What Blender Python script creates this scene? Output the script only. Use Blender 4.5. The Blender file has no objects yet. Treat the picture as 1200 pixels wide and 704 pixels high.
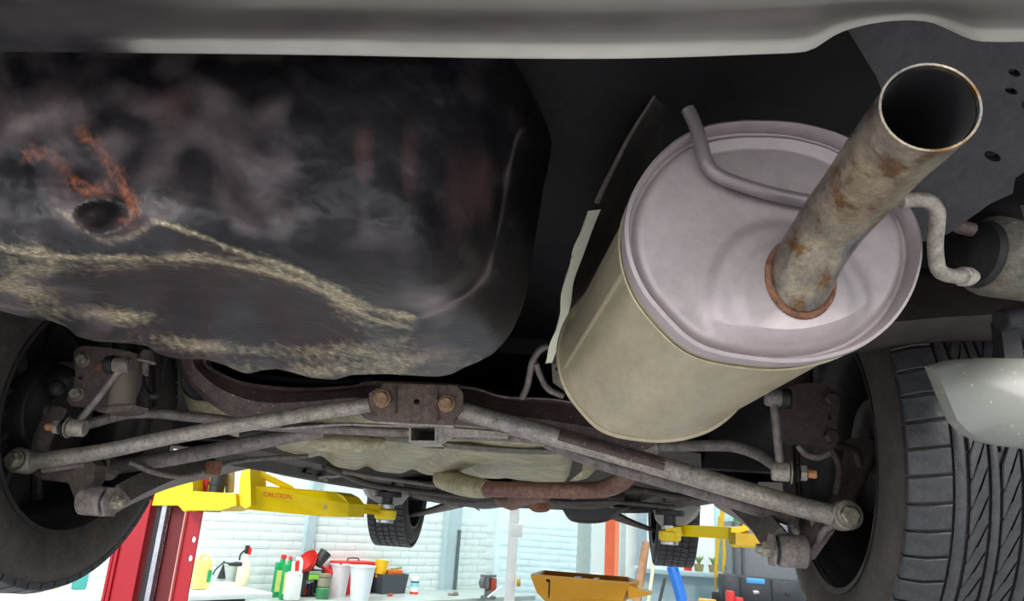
import bpy, bmesh, math, random
import numpy as np
from mathutils import Vector, Matrix, noise as mnoise
random.seed(7)
C = bpy.context.scene.collection
D = bpy.data
PI = math.pi
LIFT = 1.65            # the hub axis hangs this high; everything is authored about it and lifted at the end

# ---------------------------------------------------------------- camera, sky, lamps, exposure
FPX, YAW, PITCH, ROLL = 857.6, .1081, .2908, -.0674
EYE = Vector((.248, -1.259, -.132))
def cam_axes():
    cy, sy, cp, sp = math.cos(YAW), math.sin(YAW), math.cos(PITCH), math.sin(PITCH)
    f = Vector((-sy*cp, cy*cp, sp)); r = Vector((cy, sy, 0)); u = r.cross(f)
    cr, sr = math.cos(ROLL), math.sin(ROLL)
    return r*cr-u*sr, u*cr+r*sr, f
RX, UX, FX = cam_axes()
cam = D.objects.new('camera', D.cameras.new('camera')); C.objects.link(cam)
cam.data.sensor_width = 36; cam.data.lens = FPX*36/1200; cam.data.clip_start = .02
m = Matrix((RX, UX, -FX)).transposed().to_4x4(); m.translation = EYE+Vector((0, 0, LIFT)); cam.matrix_world = m
bpy.context.scene.camera = cam
vs = bpy.context.scene.view_settings
vs.view_transform = 'Standard'; vs.look = 'None'; vs.gamma = 1; vs.use_curve_mapping = False; vs.exposure = .75
w = D.worlds.new('sky'); bpy.context.scene.world = w; w.use_nodes = True
w.node_tree.nodes['Background'].inputs[0].default_value = (.93, .96, 1, 1)
w.node_tree.nodes['Background'].inputs[1].default_value = 1.5
def area_light(name, loc, rot, sx, sy, power, col=(1, 1, 1)):
    l = D.lights.new(name, 'AREA'); l.shape = 'RECTANGLE'; l.size = sx; l.size_y = sy; l.energy = power; l.color = col
    o = D.objects.new(name, l); C.objects.link(o); o.location = loc; o.rotation_euler = rot; return o
area_light('hall_lamp', (-2.6, 3.6, 3.9), (0, 0, 0), .5, 4, 120, (.95, 1, 1))
area_light('hall_lamp', (2.8, 3.6, 3.9), (0, 0, 0), .5, 4, 90, (.95, 1, 1))
area_light('hall_lamp', (0, 7.2, 3.9), (0, 0, 0), 4, .5, 75, (.92, 1, 1))
area_light('hall_lamp', (-2.6, -2.8, 3.9), (0, 0, 0), .5, 3, 230, (1, .97, .93))
area_light('hall_lamp', (2.8, -2.8, 3.9), (0, 0, 0), .5, 3, 230, (1, .97, .93))

# ---------------------------------------------------------------- measuring helpers: a pixel of the photograph to a point at a real distance
def ray(px, py): return RX*((px-600)/FPX)-UX*((py-352)/FPX)+FX
def Y(px, py, y): r = ray(px, py); return EYE+r*((y-EYE.y)/r.y)
def Z(px, py, z): r = ray(px, py); return EYE+r*((z-EYE.z)/r.z)
def Dp(px, py, d): return EYE+ray(px, py)*d
def lin(c):
    if isinstance(c, str): c = [int(c[i:i+2], 16)/255 for i in (0, 2, 4)]
    return tuple(((x/12.92) if x <= .04045 else ((x+.055)/1.055)**2.4) for x in c)+(1,)

# ---------------------------------------------------------------- materials
MATS = {}
def mat(name, c1, c2=None, c3=None, rough=.6, metal=0, scale=8, bump=.15, bscale=60, contrast=.25, spot=.62, speck=None, trans=0, emit=0, alpha=1, stretch=(1,1,1), spec=.5, mottle=None):
    if mottle is None: mottle = .45 if bump >= .2 else 0
    if name in MATS: return MATS[name]
    m = D.materials.new(name); m.use_nodes = True; nt = m.node_tree; N = nt.nodes; L = nt.links
    b = N['Principled BSDF']; b.inputs['Roughness'].default_value = rough; b.inputs['Metallic'].default_value = metal
    b.inputs['Specular IOR Level'].default_value = spec
    tc = N.new('ShaderNodeTexCoord'); mp = N.new('ShaderNodeMapping'); mp.inputs['Scale'].default_value = stretch; L.new(tc.outputs['Object'], mp.inputs[0])
    def nz(s, det=6, rg=.6):
        n = N.new('ShaderNodeTexNoise'); n.inputs['Scale'].default_value = s; n.inputs['Detail'].default_value = det; n.inputs['Roughness'].default_value = rg
        L.new(mp.outputs[0], n.inputs['Vector']); return n.outputs['Fac']
    def ramp(f, a, z):
        r = N.new('ShaderNodeMapRange'); r.inputs[1].default_value = a; r.inputs[2].default_value = z; L.new(f, r.inputs[0]); return r.outputs[0]
    def mix(f, a, c):
        x = N.new('ShaderNodeMix'); x.data_type = 'RGBA'
        if f is not None: L.new(f, x.inputs[0])
        for k, v in ((6, a), (7, c)):
            if hasattr(v, 'links'): L.new(v, x.inputs[k])
            else: x.inputs[k].default_value = v
        return x.outputs[2]
    col = lin(c1)
    if c2: col = mix(ramp(nz(scale), .5-contrast, .5+contrast), col, lin(c2))
    if c3: col = mix(ramp(nz(scale*3.3, 8, .7), spot, spot+.12), col, lin(c3))
    if speck: col = mix(ramp(nz(scale*22, 2, .5), .68, .72), col, lin(speck))
    if mottle:
        for k_, (sc_, am) in enumerate(((scale*4.5, mottle), (scale*19, mottle*.8))):
            mr = N.new('ShaderNodeMapRange'); mr.inputs[1].default_value = .34; mr.inputs[2].default_value = .66; mr.inputs[3].default_value = 1-am; mr.inputs[4].default_value = 1+am*.55; L.new(nz(sc_, 7, .72), mr.inputs[0])
            x_ = N.new('ShaderNodeVectorMath'); x_.operation = 'SCALE'
            if hasattr(col, 'links'): L.new(col, x_.inputs[0])
            else: x_.inputs[0].default_value = col[:3]
            L.new(mr.outputs[0], x_.inputs['Scale']); col = x_.outputs[0]
    if hasattr(col, 'links'): L.new(col, b.inputs['Base Color'])
    else: b.inputs['Base Color'].default_value = col
    if bump:
        bp = N.new('ShaderNodeBump'); bp.inputs['Strength'].default_value = bump; bp.inputs['Distance'].default_value = .004
        L.new(nz(bscale, 5, .65), bp.inputs['Height']); L.new(bp.outputs[0], b.inputs['Normal'])
    rr = ramp(nz(scale*2), .2, .8)
    x = N.new('ShaderNodeMath'); x.operation = 'MULTIPLY_ADD'; L.new(rr, x.inputs[0]); x.inputs[1].default_value = .22; x.inputs[2].default_value = max(.03, rough-.11); L.new(x.outputs[0], b.inputs['Roughness'])
    if trans: b.inputs['Transmission Weight'].default_value = trans
    if emit: b.inputs['Emission Color'].default_value = lin(c1); b.inputs['Emission Strength'].default_value = emit
    MATS[name] = m; return m
def stained(name, base, base2, layers, rough=.5, bump=.25):
    """surface with stains and painted light of its own shape: per-vertex masks (r,g,b,a) of attribute 'dirt', broken up by noise"""
    m = mat(name, base, base2, rough=rough, scale=6, bump=bump, bscale=90, contrast=.3)
    nt = m.node_tree; N = nt.nodes; L = nt.links; b = N['Principled BSDF']
    src = b.inputs['Base Color'].links[0].from_socket
    at = N.new('ShaderNodeAttribute'); at.attribute_name = 'dirt_light'; sp = N.new('ShaderNodeSeparateColor'); L.new(at.outputs['Color'], sp.inputs[0])
    chans = [sp.outputs[0], sp.outputs[1], sp.outputs[2], at.outputs['Alpha']]
    tc = N.new('ShaderNodeTexCoord')
    for ch, (ca, cb, ns, st) in zip(chans, layers):
        mp = N.new('ShaderNodeMapping'); mp.inputs['Scale'].default_value = st; L.new(tc.outputs['Object'], mp.inputs[0])
        n = N.new('ShaderNodeTexNoise'); n.inputs['Scale'].default_value = ns; n.inputs['Detail'].default_value = 8 if ns > 20 else 4; n.inputs['Roughness'].default_value = .68 if ns > 20 else .5; L.new(mp.outputs[0], n.inputs['Vector'])
        ad = N.new('ShaderNodeMath'); ad.operation = 'ADD'; L.new(ch, ad.inputs[0]); L.new(n.outputs['Fac'], ad.inputs[1])
        r = N.new('ShaderNodeMapRange'); r.inputs[1].default_value = .72; r.inputs[2].default_value = 1.5; L.new(ad.outputs[0], r.inputs[0])
        n2 = N.new('ShaderNodeTexNoise'); n2.inputs['Scale'].default_value = ns*3; n2.inputs['Detail'].default_value = 5; L.new(mp.outputs[0], n2.inputs['Vector'])
        r2 = N.new('ShaderNodeMapRange'); r2.inputs[1].default_value = .45; r2.inputs[2].default_value = .72; L.new(n2.outputs['Fac'], r2.inputs[0])
        c = N.new('ShaderNodeMix'); c.data_type = 'RGBA'; L.new(r2.outputs[0], c.inputs[0]); c.inputs[6].default_value = lin(ca); c.inputs[7].default_value = lin(cb)
        x = N.new('ShaderNodeMix'); x.data_type = 'RGBA'; L.new(r.outputs[0], x.inputs[0]); L.new(src, x.inputs[6]); L.new(c.outputs[2], x.inputs[7]); src = x.outputs[2]
    L.new(src, b.inputs['Base Color']); return m

# ---------------------------------------------------------------- geometry helpers
def catmull(P, n=6):
    P = [Vector(p) for p in P]
    if len(P) < 3: return P
    Q = [P[0]*2-P[1]]+P+[P[-1]*2-P[-2]]; out = []
    for i in range(1, len(Q)-2):
        a, b, c, d = Q[i-1:i+3]
        for k in range(n):
            t = k/n; out.append(.5*((2*b)+(-a+c)*t+(2*a-5*b+4*c-d)*t*t+(-a+3*b-3*c+d)*t**3))
    return out+[P[-1]]
def frame(ax):
    ax = Vector(ax).normalized(); h = Vector((0, 0, 1)) if abs(ax.z) < .9 else Vector((0, 1, 0))
    u = ax.cross(h).normalized(); return ax, u, ax.cross(u)
class G:
    def __init__(s): s.v = []; s.f = []
    def add(s, v, f): k = len(s.v); s.v += [Vector(p) for p in v]; s.f += [tuple(i+k for i in q) for q in f]; return s
    def grid(s, rows, cu=False, cv=False):
        nr, nc = len(rows), len(rows[0]); f = []
        for i in range(nr if cv else nr-1):
            for j in range(nc if cu else nc-1):
                f.append((i*nc+j, i*nc+(j+1) % nc, ((i+1) % nr)*nc+(j+1) % nc, ((i+1) % nr)*nc+j))
        return s.add([p for r in rows for p in r], f)
    def tube(s, P, r, n=12, smooth=6, cap=True, sy=1, hollow=0):
        R = r if isinstance(r, (list, tuple)) else [r]*len(P)
        Q = catmull(P, smooth) if smooth and len(P) > 2 else [Vector(p) for p in P]
        k = len(Q)-1; rr = []
        for i in range(len(Q)):
            t = i/k*(len(R)-1); a = min(int(t), len(R)-2) if len(R) > 1 else 0
            rr.append(R[a]+(R[min(a+1, len(R)-1)]-R[a])*(t-a))
        T = [(Q[min(i+1, k)]-Q[max(i-1, 0)]).normalized() for i in range(len(Q))]
        _, u, _ = frame(T[0]); rows = []
        for i, q in enumerate(Q):
            u = (u-T[i]*u.dot(T[i])).normalized(); w2 = T[i].cross(u)
            rows.append([q+(u*math.cos(a)+w2*math.sin(a)*sy)*rr[i] for a in [2*PI*j/n for j in range(n)]])
        if hollow:
            inner = [[q+(p-q)*(1-hollow/rr[i]) for p in rows[i]] for i, q in enumerate(Q)]
            s.grid(rows+inner[::-1], cu=True, cv=True); return s
        s.grid(rows, cu=True)
        if cap:
            b = len(s.v)-n*len(rows); s.f.append(tuple(range(b+n-1, b-1, -1))); s.f.append(tuple(range(len(s.v)-n, len(s.v))))
        return s
    def lathe(s, prof, o, ax, n=32, a0=0, a1=2*PI, closed=False):
        ax, u, w2 = frame(ax); o = Vector(o); full = abs(a1-a0-2*PI) < 1e-6
        rows = [[o+ax*h+(u*math.cos(a)+w2*math.sin(a))*r for a in [a0+(a1-a0)*j/(n if full else n-1) for j in range(n)]] for h, r in prof]
        return s.grid(rows, cu=full, cv=closed)
    def cyl(s, a, b, r, n=20, bev=.15):
        a, b = Vector(a), Vector(b); L = (b-a).length; e = min(r, L)*bev
        return s.lathe([(0, 0), (0, r-e), (e, r), (L-e, r), (L, r-e), (L, 0)], a, b-a, n)
    def hexn(s, a, ax, r, h):
        ax = Vector(ax).normalized(); s.lathe([(0, 0), (0, r), (h*.8, r), (h, r*.82), (h, 0)], a, ax, 6); return s
    def box(s, c, size, rot=None, bev=0):
        bm = bmesh.new(); bmesh.ops.create_cube(bm, size=1)
        for v in bm.verts: v.co = Vector((v.co.x*size[0], v.co.y*size[1], v.co.z*size[2]))
        if bev: bmesh.ops.bevel(bm, geom=list(bm.edges), offset=bev, segments=2, affect='EDGES', profile=.6)
        M = rot if rot else Matrix.Identity(3); c = Vector(c)
        bm.verts.index_update(); s.add([M @ v.co+c for v in bm.verts], [[v.index for v in f.verts] for f in bm.faces]); bm.free(); return s
    def prism(s, pts, off, bev=0):
        n = len(pts); off = Vector(off); P = [Vector(p) for p in pts]
        return s.add(P+[p+off for p in P], [tuple(range(n-1, -1, -1)), tuple(range(n, 2*n))]+[(i, (i+1) % n, n+(i+1) % n, n+i) for i in range(n)])
    def sphere(s, c, r, n=12, sc=(1, 1, 1)):
        c = Vector(c); rows = [[c+Vector((r*sc[0]*math.sin(t)*math.cos(a), r*sc[1]*math.sin(t)*math.sin(a), r*sc[2]*math.cos(t))) for a in [2*PI*j/n for j in range(n)]] for t in [PI*(i+.001)/(n//2+.002) for i in range(n//2+1)]]
        return s.grid(rows, cu=True)
def holed(outline, holes, o, ux, uy, th):
    """flat plate with real holes: outline/holes are 2D lists in the plane o,ux,uy"""
    cu = D.curves.new('t', 'CURVE'); cu.dimensions = '2D'; cu.fill_mode = 'BOTH'; cu.extrude = th/2
    for P in [outline]+holes:
        sp = cu.splines.new('POLY'); sp.points.add(len(P)-1)
        for q, p in zip(sp.points, P): q.co = (p[0], p[1], 0, 1)
        sp.use_cyclic_u = True
    ob = D.objects.new('t', cu); C.objects.link(ob); me = D.meshes.new_from_object(ob)
    n = Vector(ux).cross(Vector(uy)).normalized(); g = G()
    g.add([Vector(o)+Vector(ux)*v.co.x+Vector(uy)*v.co.y+n*v.co.z for v in me.vertices], [tuple(p.vertices) for p in me.polygons])
    D.objects.remove(ob); D.curves.remove(cu); D.meshes.remove(me); return g
def ell(cx, cy, rx, ry, n=20, a=0): return [(cx+rx*math.cos(t)*math.cos(a)-ry*math.sin(t)*math.sin(a), cy+rx*math.cos(t)*math.sin(a)+ry*math.sin(t)*math.cos(a)) for t in [2*PI*i/n for i in range(n)]]
def plateY(px, y, th, holes=()):
    """plate traced in the plane world y: pixel outline, drilled holes (px,py,rx,ry)"""
    def q(p): w3 = Y(p[0], p[1], y); return (w3.x, w3.z)
    hs = [[q(p) for p in ell(*h)] for h in holes]
    return holed([q(p) for p in px], hs, (0, y, 0), (1, 0, 0), (0, 0, 1), th)
WO = {}
def obj(name, g, m, parent=None, label=None, origin=None, smooth=40, cat=None, group=None, kind=None, merge=True):
    vs_ = g.v
    if origin is None:
        if parent: origin = WO[parent.name]
        else:
            a = np.array([tuple(v) for v in vs_]); lo, hi = a.min(0), a.max(0); origin = Vector(((lo[0]+hi[0])/2, (lo[1]+hi[1])/2, lo[2]))
    origin = Vector(origin); me = D.meshes.new(name); me.from_pydata([v-origin for v in vs_], [], g.f)
    bm = bmesh.new(); bm.from_mesh(me); (bmesh.ops.remove_doubles(bm, verts=bm.verts, dist=1e-5) if merge else None); bmesh.ops.recalc_face_normals(bm, faces=bm.faces); bm.to_mesh(me); bm.free()
    for mm in (m if isinstance(m, (list, tuple)) else [m]): me.materials.append(mm)
    if smooth:
        me.polygons.foreach_set('use_smooth', [True]*len(me.polygons)); me.set_sharp_from_angle(angle=math.radians(smooth))
    o = D.objects.new(name, me); C.objects.link(o)
    if parent: o.parent = parent; o.location = origin-WO[parent.name]
    else: o.location = origin
    WO[o.name] = origin
    for k, v in (('label', label), ('category', cat), ('group', group), ('kind', kind)):
        if v: o[k] = v
    return o
def thing(name, label, cat, loc, group=None):
    o = D.objects.new(name, None); C.objects.link(o); o.location = loc; o.empty_display_size = .05; WO[o.name] = Vector(loc)
    o['label'] = label; o['category'] = cat
    if group: o['group'] = group
    return o
def struct(name, g, m, smooth=0): o = obj(name, g, m, smooth=smooth); o['kind'] = 'structure'; return o
def dup(o, parent, origin, rot=None):
    c = o.copy(); C.objects.link(c); c.parent = parent; c.location = Vector(origin)-(WO[parent.name] if parent else Vector())
    if rot: c.rotation_euler = rot
    WO[c.name] = Vector(origin); return c
def tps(ctrl):
    """thin-plate interpolation of a value over pixels"""
    A = np.array(ctrl, float); X = A[:, :2]/100; v = A[:, 2]; n = len(X)
    d = np.linalg.norm(X[:, None]-X[None], axis=2); K = np.where(d > 0, d*d*np.log(d+1e-12), 0)+np.eye(n)*1e-3
    Pm = np.c_[np.ones(n), X]; M = np.block([[K, Pm], [Pm.T, np.zeros((3, 3))]]); wv = np.linalg.solve(M, np.r_[v, 0, 0, 0])
    def f(px, py):
        q = np.array([px, py])/100; dd = np.linalg.norm(X-q, axis=1); return float(wv[:n] @ np.where(dd > 0, dd*dd*np.log(dd+1e-12), 0)+wv[n:] @ np.r_[1, q])
    return f
def pdist(p, poly):
    """distance to a polyline and the parameter along it"""
    best = 1e9; bt = 0; n = len(poly)-1
    for i in range(n):
        ax, ay = poly[i]; bx, by = poly[i+1]; dx, dy = bx-ax, by-ay
        t = max(0, min(1, ((p[0]-ax)*dx+(p[1]-ay)*dy)/(dx*dx+dy*dy+1e-9))); q = math.hypot(p[0]-ax-dx*t, p[1]-ay-dy*t)
        if q < best: best = q; bt = (i+t)/n
    return best, bt
def interp(x, P):
    if x <= P[0][0]: return P[0][1]
    for (a, b), (c, d) in zip(P, P[1:]):
        if x <= c: return b+(d-b)*(x-a)/(c-a)
    return P[-1][1]
def walk(P, n):
    P = [Vector(p) for p in P]; L = [0]
    for a, b in zip(P, P[1:]): L.append(L[-1]+(b-a).length)
    out = []; k = 0
    for i in range(n):
        s = L[-1]*i/(n-1)
        while k < len(P)-2 and L[k+1] < s: k += 1
        out.append(P[k].lerp(P[k+1], (s-L[k])/(L[k+1]-L[k]+1e-12)))
    return out

M_dark = mat('underbody_black', '151419', '201d21', '332c2a', rough=.62, scale=5, bump=.3, spot=.6)
M_liner = mat('arch_liner_black', '121114', '1a191b', '2b2725', rough=.8, scale=9, bump=.5, bscale=120, spot=.6)
M_plate = mat('dusty_grey_steel', '7a716d', '968c85', '5a4236', rough=.6, metal=.25, scale=14, bump=.3, contrast=.2, spot=.6)
M_link = mat('weathered_link_steel', '918c8a', 'aca292', '6a4836', rough=.52, metal=.35, scale=12, bump=.3, bscale=120, spot=.63, speck='c9c1b0')
M_linkd = mat('brownish_link_steel', '706a69', '8a8078', '5d3a2a', rough=.56, metal=.3, scale=14, bump=.3, spot=.58)
M_brown = mat('brown_crossmember_paint', '4a3a38', '62514c', '978878', rough=.5, metal=.1, scale=9, bump=.3, bscale=150, spot=.64, speck='a89a86')
M_rust = mat('rusty_steel', '7a5140', '9a6c4f', '4f2e26', rough=.75, metal=.15, scale=25, bump=.5, bscale=160, spot=.58)
M_rustpipe = mat('rust_pink_pipe', '6f4f49', '8f6a58', '4a2420', rough=.6, metal=.3, scale=18, bump=.35, spot=.6)
M_rubber = mat('black_rubber', '201f20', '2c2b2b', rough=.6, scale=14, bump=.25, contrast=.3, spec=.4)
M_sidewall = mat('dusty_tyre_sidewall', '2f2a27', '433b35', '554a40', rough=.72, scale=7, bump=.25, spot=.66)
M_tread = mat('tread_rubber', '2a2b2e', '393a3d', '515053', rough=.42, scale=22, bump=.2, spot=.68, speck='67666a')
M_rim = mat('dirty_wheel_metal', '2b292a', '3c3838', '554c45', rough=.5, metal=.4, scale=7, bump=.25, spot=.6)
M_bolt = mat('worn_bolt_zinc', '8d867b', 'b0a892', '6b4a35', rough=.5, metal=.4, scale=30, bump=.2, spot=.6)
M_boltr = mat('rusty_bolt', '8a6a54', 'b3916f', '5f3c2c', rough=.65, metal=.2, scale=40, bump=.4)
M_pale = mat('pale_dusty_alloy', '928b80', 'aba294', '6f665b', rough=.5, metal=.2, scale=30, bump=.2)
M_orange = mat('orange_stud', 'b5774a', 'c98d60', rough=.5, scale=40)
M_cap = mat('muffler_cap_steel', 'a89c9e', 'b5a9a8', '9b8d8e', rough=.42, metal=.3, scale=5, bump=.06, bscale=50, contrast=.35, spot=.62, mottle=.10)
M_shell = mat('muffler_shell_steel', 'a89e84', 'bdb193', 'b39a82', rough=.42, metal=.35, scale=6, bump=.1, bscale=40, stretch=(1, .35, 1), contrast=.2, mottle=.14)
M_tail = mat('heat_stained_pipe', '646269', 'a3967c', '70502a', rough=.3, metal=.7, scale=13, bump=.15, bscale=70, spot=.52, contrast=.12, mottle=.35)
M_soot = mat('soot', '0c0c10', '15151a', rough=.9, bump=.2)
M_bump = mat('painted_bumper', 'a19d97', '8f8982', '74706c', rough=.4, scale=2.2, bump=.04, contrast=.35, spot=.7)
M_tank = mat('dusty_green_grey_tank', '948f76', 'b3a884', 'c8b98e', rough=.5, metal=.15, scale=7, bump=.2, bscale=30, spot=.62, stretch=(.5, 1, 1))
M_shield = mat('aged_heat_shield', 'd6d5bd', 'e4e2cd', '9b9077', rough=.5, metal=.2, scale=20, bump=.15)
M_shieldd = mat('grey_heat_shield', '3c3836', '55504a', rough=.5, metal=.3, scale=12, bump=.2)
M_floorpan = mat('floor_pan_grime', '24211e', '3a3228', '6e4626', rough=.7, scale=11, bump=.6, bscale=70, spot=.56)
M_body = mat('silver_body_paint', '96948e', 'a19e97', rough=.35, metal=.3, scale=2, bump=0)
M_red = mat('red_lift_paint', 'b60b22', 'a4081c', rough=.35, scale=4, bump=.03)
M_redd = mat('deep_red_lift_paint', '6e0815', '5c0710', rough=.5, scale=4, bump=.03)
M_yel = mat('yellow_lift_paint', 'fade00', 'f2cf06', 'c79c10', rough=.4, scale=8, bump=.08, spot=.7)
M_chrome = mat('bright_steel', 'b9bcc2', '9a9da3', rough=.25, metal=.8, scale=20, bump=.05)
M_blk = mat('black_plastic', '1c1d21', '2b2c30', rough=.45, scale=12, bump=.05)
M_wht = mat('white_plastic', 'e4e8e4', 'd5dad8', rough=.4, scale=10, bump=.02)
M_brick = mat('whitewashed_brick', 'dfe9e6', 'cfdcdb', 'c3cccb', rough=.7, scale=3, bump=.3, bscale=25, spot=.68, mottle=0)

# ================================================================ SETTING
WZ = -.932
W1 = Z(340, 696, WZ); W2 = Z(500, 690.5, WZ); U = (W2-W1); U.z = 0; U.normalize(); NRM = Vector((U.y, -U.x, 0))   # wall runs along U, NRM points into the hall
FLOOR = -LIFT
corner = W1+U*2.85
WL = (W1-U*9); g = G(); H0, H1 = FLOOR, 2.5
ROTW = Matrix((U, NRM*-1, Vector((0, 0, 1)))).transposed()
def along(t, n, z): p = W1+U*t+NRM*n; return Vector((p.x, p.y, z))
struct('floor', G().box((0, 1, FLOOR-.05), (22, 22, .1)), mat('shop_floor', '8e8f95', '999a9e', '74757a', rough=.55, scale=1.5, bump=.1))
struct('ceiling', G().box((0, 2, 2.55), (22, 18, .1)), mat('ceiling_white', 'dcdedb', rough=.8, bump=0))
left_w = struct('wall_left', G().box(along(-3.2, -.1, (H0+H1)/2), (12.2, .2, H1-H0), ROTW), M_brick)
back_y = corner.y
back_w = struct('wall_back', G().box((corner.x+5.2, back_y+.12, (H0+H1)/2), (10.6, .2, H1-H0)), mat('pale_blue_wall', 'cfe3e6', 'bfd6da', 'b4c5c8', rough=.7, scale=4, bump=.3, mottle=0))
struct('wall_right', G().box((7.2, 1.5, (H0+H1)/2), (.2, back_y*2-3, H1-H0)), M_brick)
# painted bricks one by one where the wall shows below the car
bm_ = G().box((0, 0, 0), (.246, .010, .071), None, .002)
first = None; nb = 0
for j in range(12):
    z = -1.02+j*.075
    for i in range(26):
        t = -2.3+i*.25+(.125 if j % 2 else 0)
        if t > 2.7: continue
        p = along(t, .001, z)
        if first is None:
            g = G(); g.add([ROTW @ v+p for v in bm_.v], bm_.f); first = obj('brick', g, M_brick, left_w, origin=p)
        else: q = dup(first, left_w, p+NRM*random.uniform(-.0015, .0015))
        nb += 1
first = None
for j in range(12):
    for i in range(15):
        p = Vector((corner.x+.2+i*.25+(.125 if j % 2 else 0), back_y+.021, -1.0+j*.075))
        if first is None:
            g = G(); g.add([v+p for v in bm_.v], bm_.f); first = obj('brick', g, mat('pale_blue_wall', ''), back_w, origin=p)
        else: dup(first, back_w, p+Vector((0, random.uniform(-.003, .003), 0)))
M_pil = mat('grey_blue_pilaster', 'b3c6ca', '9fb4ba', rough=.6, scale=5)
def tAt(px):
    """parameter along the left wall where the column of pixel px meets it"""
    r = ray(px, 640); r2 = Vector((r.x, r.y)); w0 = Vector((W1.x-EYE.x, W1.y-EYE.y)); u2 = Vector((U.x, U.y))
    det = r2.x*(-u2.y)+u2.x*r2.y; s = (w0.x*(-u2.y)+u2.x*w0.y)/det; k = (Vector((EYE.x, EYE.y))+r2*s-Vector((W1.x, W1.y))).dot(u2); return k
for n_, (a, b, dp) in enumerate(((353, 363, .05), (517, 533, .08))):
    ta, tb = tAt(a), tAt(b); struct('trim_%d' % (n_+1), G().box(along((ta+tb)/2, dp/2, .2), (tb-ta, dp, 3.6), ROTW, .006), M_pil)
tb = tAt(530); obj('drain_pipe', G().tube([along(tb, .1, -.93), along(tb, .1, -.28)], .018, 10), mat('dark_grey_pipe', '5b6568', '495357'), label='short dark grey pipe on the wall pilaster behind the worktop', cat='pipe')

# left bench with white top, dark front
def slab(name, px0, px1, depth, z, th, m, label, cat, front=True):
    t0, t1 = px0, px1
    o = thing(name, label, cat, along((t0+t1)/2, depth/2, FLOOR))
    obj('worktop', G().box(along((t0+t1)/2, depth/2+.01, z-th/2), (t1-t0, depth, th), ROTW, .005), m, o); return o, t0, t1
bz = -.81
fc = Z(319, 694, bz)-W1; bdp = fc.dot(NRM); bt1 = fc.dot(U); print('bench', bdp, bt1)
bo, t0, t1 = slab('workbench', -4.2, bt1, bdp, bz, .04, mat('white_bench_top', 'e3ece9', 'd4dedb', rough=.3, bump=0), 'long white topped workbench with dark drawers behind the red lift post', 'workbench')
M_drawer = mat('dark_drawer', '22252c', '2e3138', rough=.4)
obj('cabinet', G().box(along((t0+t1)/2, .25, (bz-.04+FLOOR)/2), (t1-t0-.04, .46, bz-.04-FLOOR), ROTW), M_drawer, bo)
k = 0
for i in range(7):
    a = t1-.03-i*.52
    d = obj('drawer', G().box(along(a-.25, .49, bz-.15), (.49, .02, .16), ROTW, .004), M_drawer, bo)
    obj('handle', G().tube([along(a-.33, .50, bz-.12), along(a-.33, .52, bz-.12), along(a-.17, .52, bz-.12), along(a-.17, .50, bz-.12)], .005, 6, smooth=0), M_chrome, d)
wo, w0, w1 = slab('workbench', bt1+.01, 2.7, .8, WZ, .05, mat('grey_worktop', '9fa7a3', 'b3bab5', '7e8683', rough=.35, scale=4, bump=.05), 'lower grey worktop crowded with buckets and bottles by the brick wall', 'workbench')
for tt in (w0+.08, w0+1.2, w1-.3):
    for nn in (.08, .74): obj('leg', G().box(along(tt, nn, (WZ-.05+FLOOR)/2), (.06, .06, WZ-.05-FLOOR), ROTW), M_drawer, wo)

# ================================================================ CAR
CAR = thing('car', 'silver hatchback raised on the yellow arms of the lift, seen from underneath at the rear', 'car', (0, 1, -.305))
def part(name, g, m, parent=None, label=None, **k): return obj(name, g, m, parent or CAR, label, **k)

# ---- body shell (outside and roof) so the car is closed above
def sec(y, zt, wt, zb=-.005): return [Vector((s*x, y, z)) for s, x, z in ((-1, .80, zb), (-1, .845, zb+.12), (-1, .85, .35), (-1, .84, .5), (-1, wt, zt-.06), (-1, wt-.09, zt), (1, wt-.09, zt), (1, wt, zt-.06), (1, .84, .5), (1, .85, .35), (1, .845, zb+.12), (1, .80, zb))]
shell = [sec(-.94, .62, .70, .25), sec(-.90, .9, .68, .22), sec(-.62, 1.18, .62, .2), sec(-.36, 1.23, .6, .12), sec(-.33, 1.23, .6, .33), sec(.33, 1.24, .6, .33), sec(.36, 1.24, .6, .0), sec(1.4, 1.26, .6), sec(2.0, 1.05, .62), sec(2.34, .72, .7, 0), sec(2.38, .70, .72, .33), sec(3.05, .6, .72, .33), sec(3.1, .58, .7, 0), sec(3.42, .4, .6, .02)]
body = part('body_shell', G().grid(shell), M_body, smooth=50)
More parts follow.
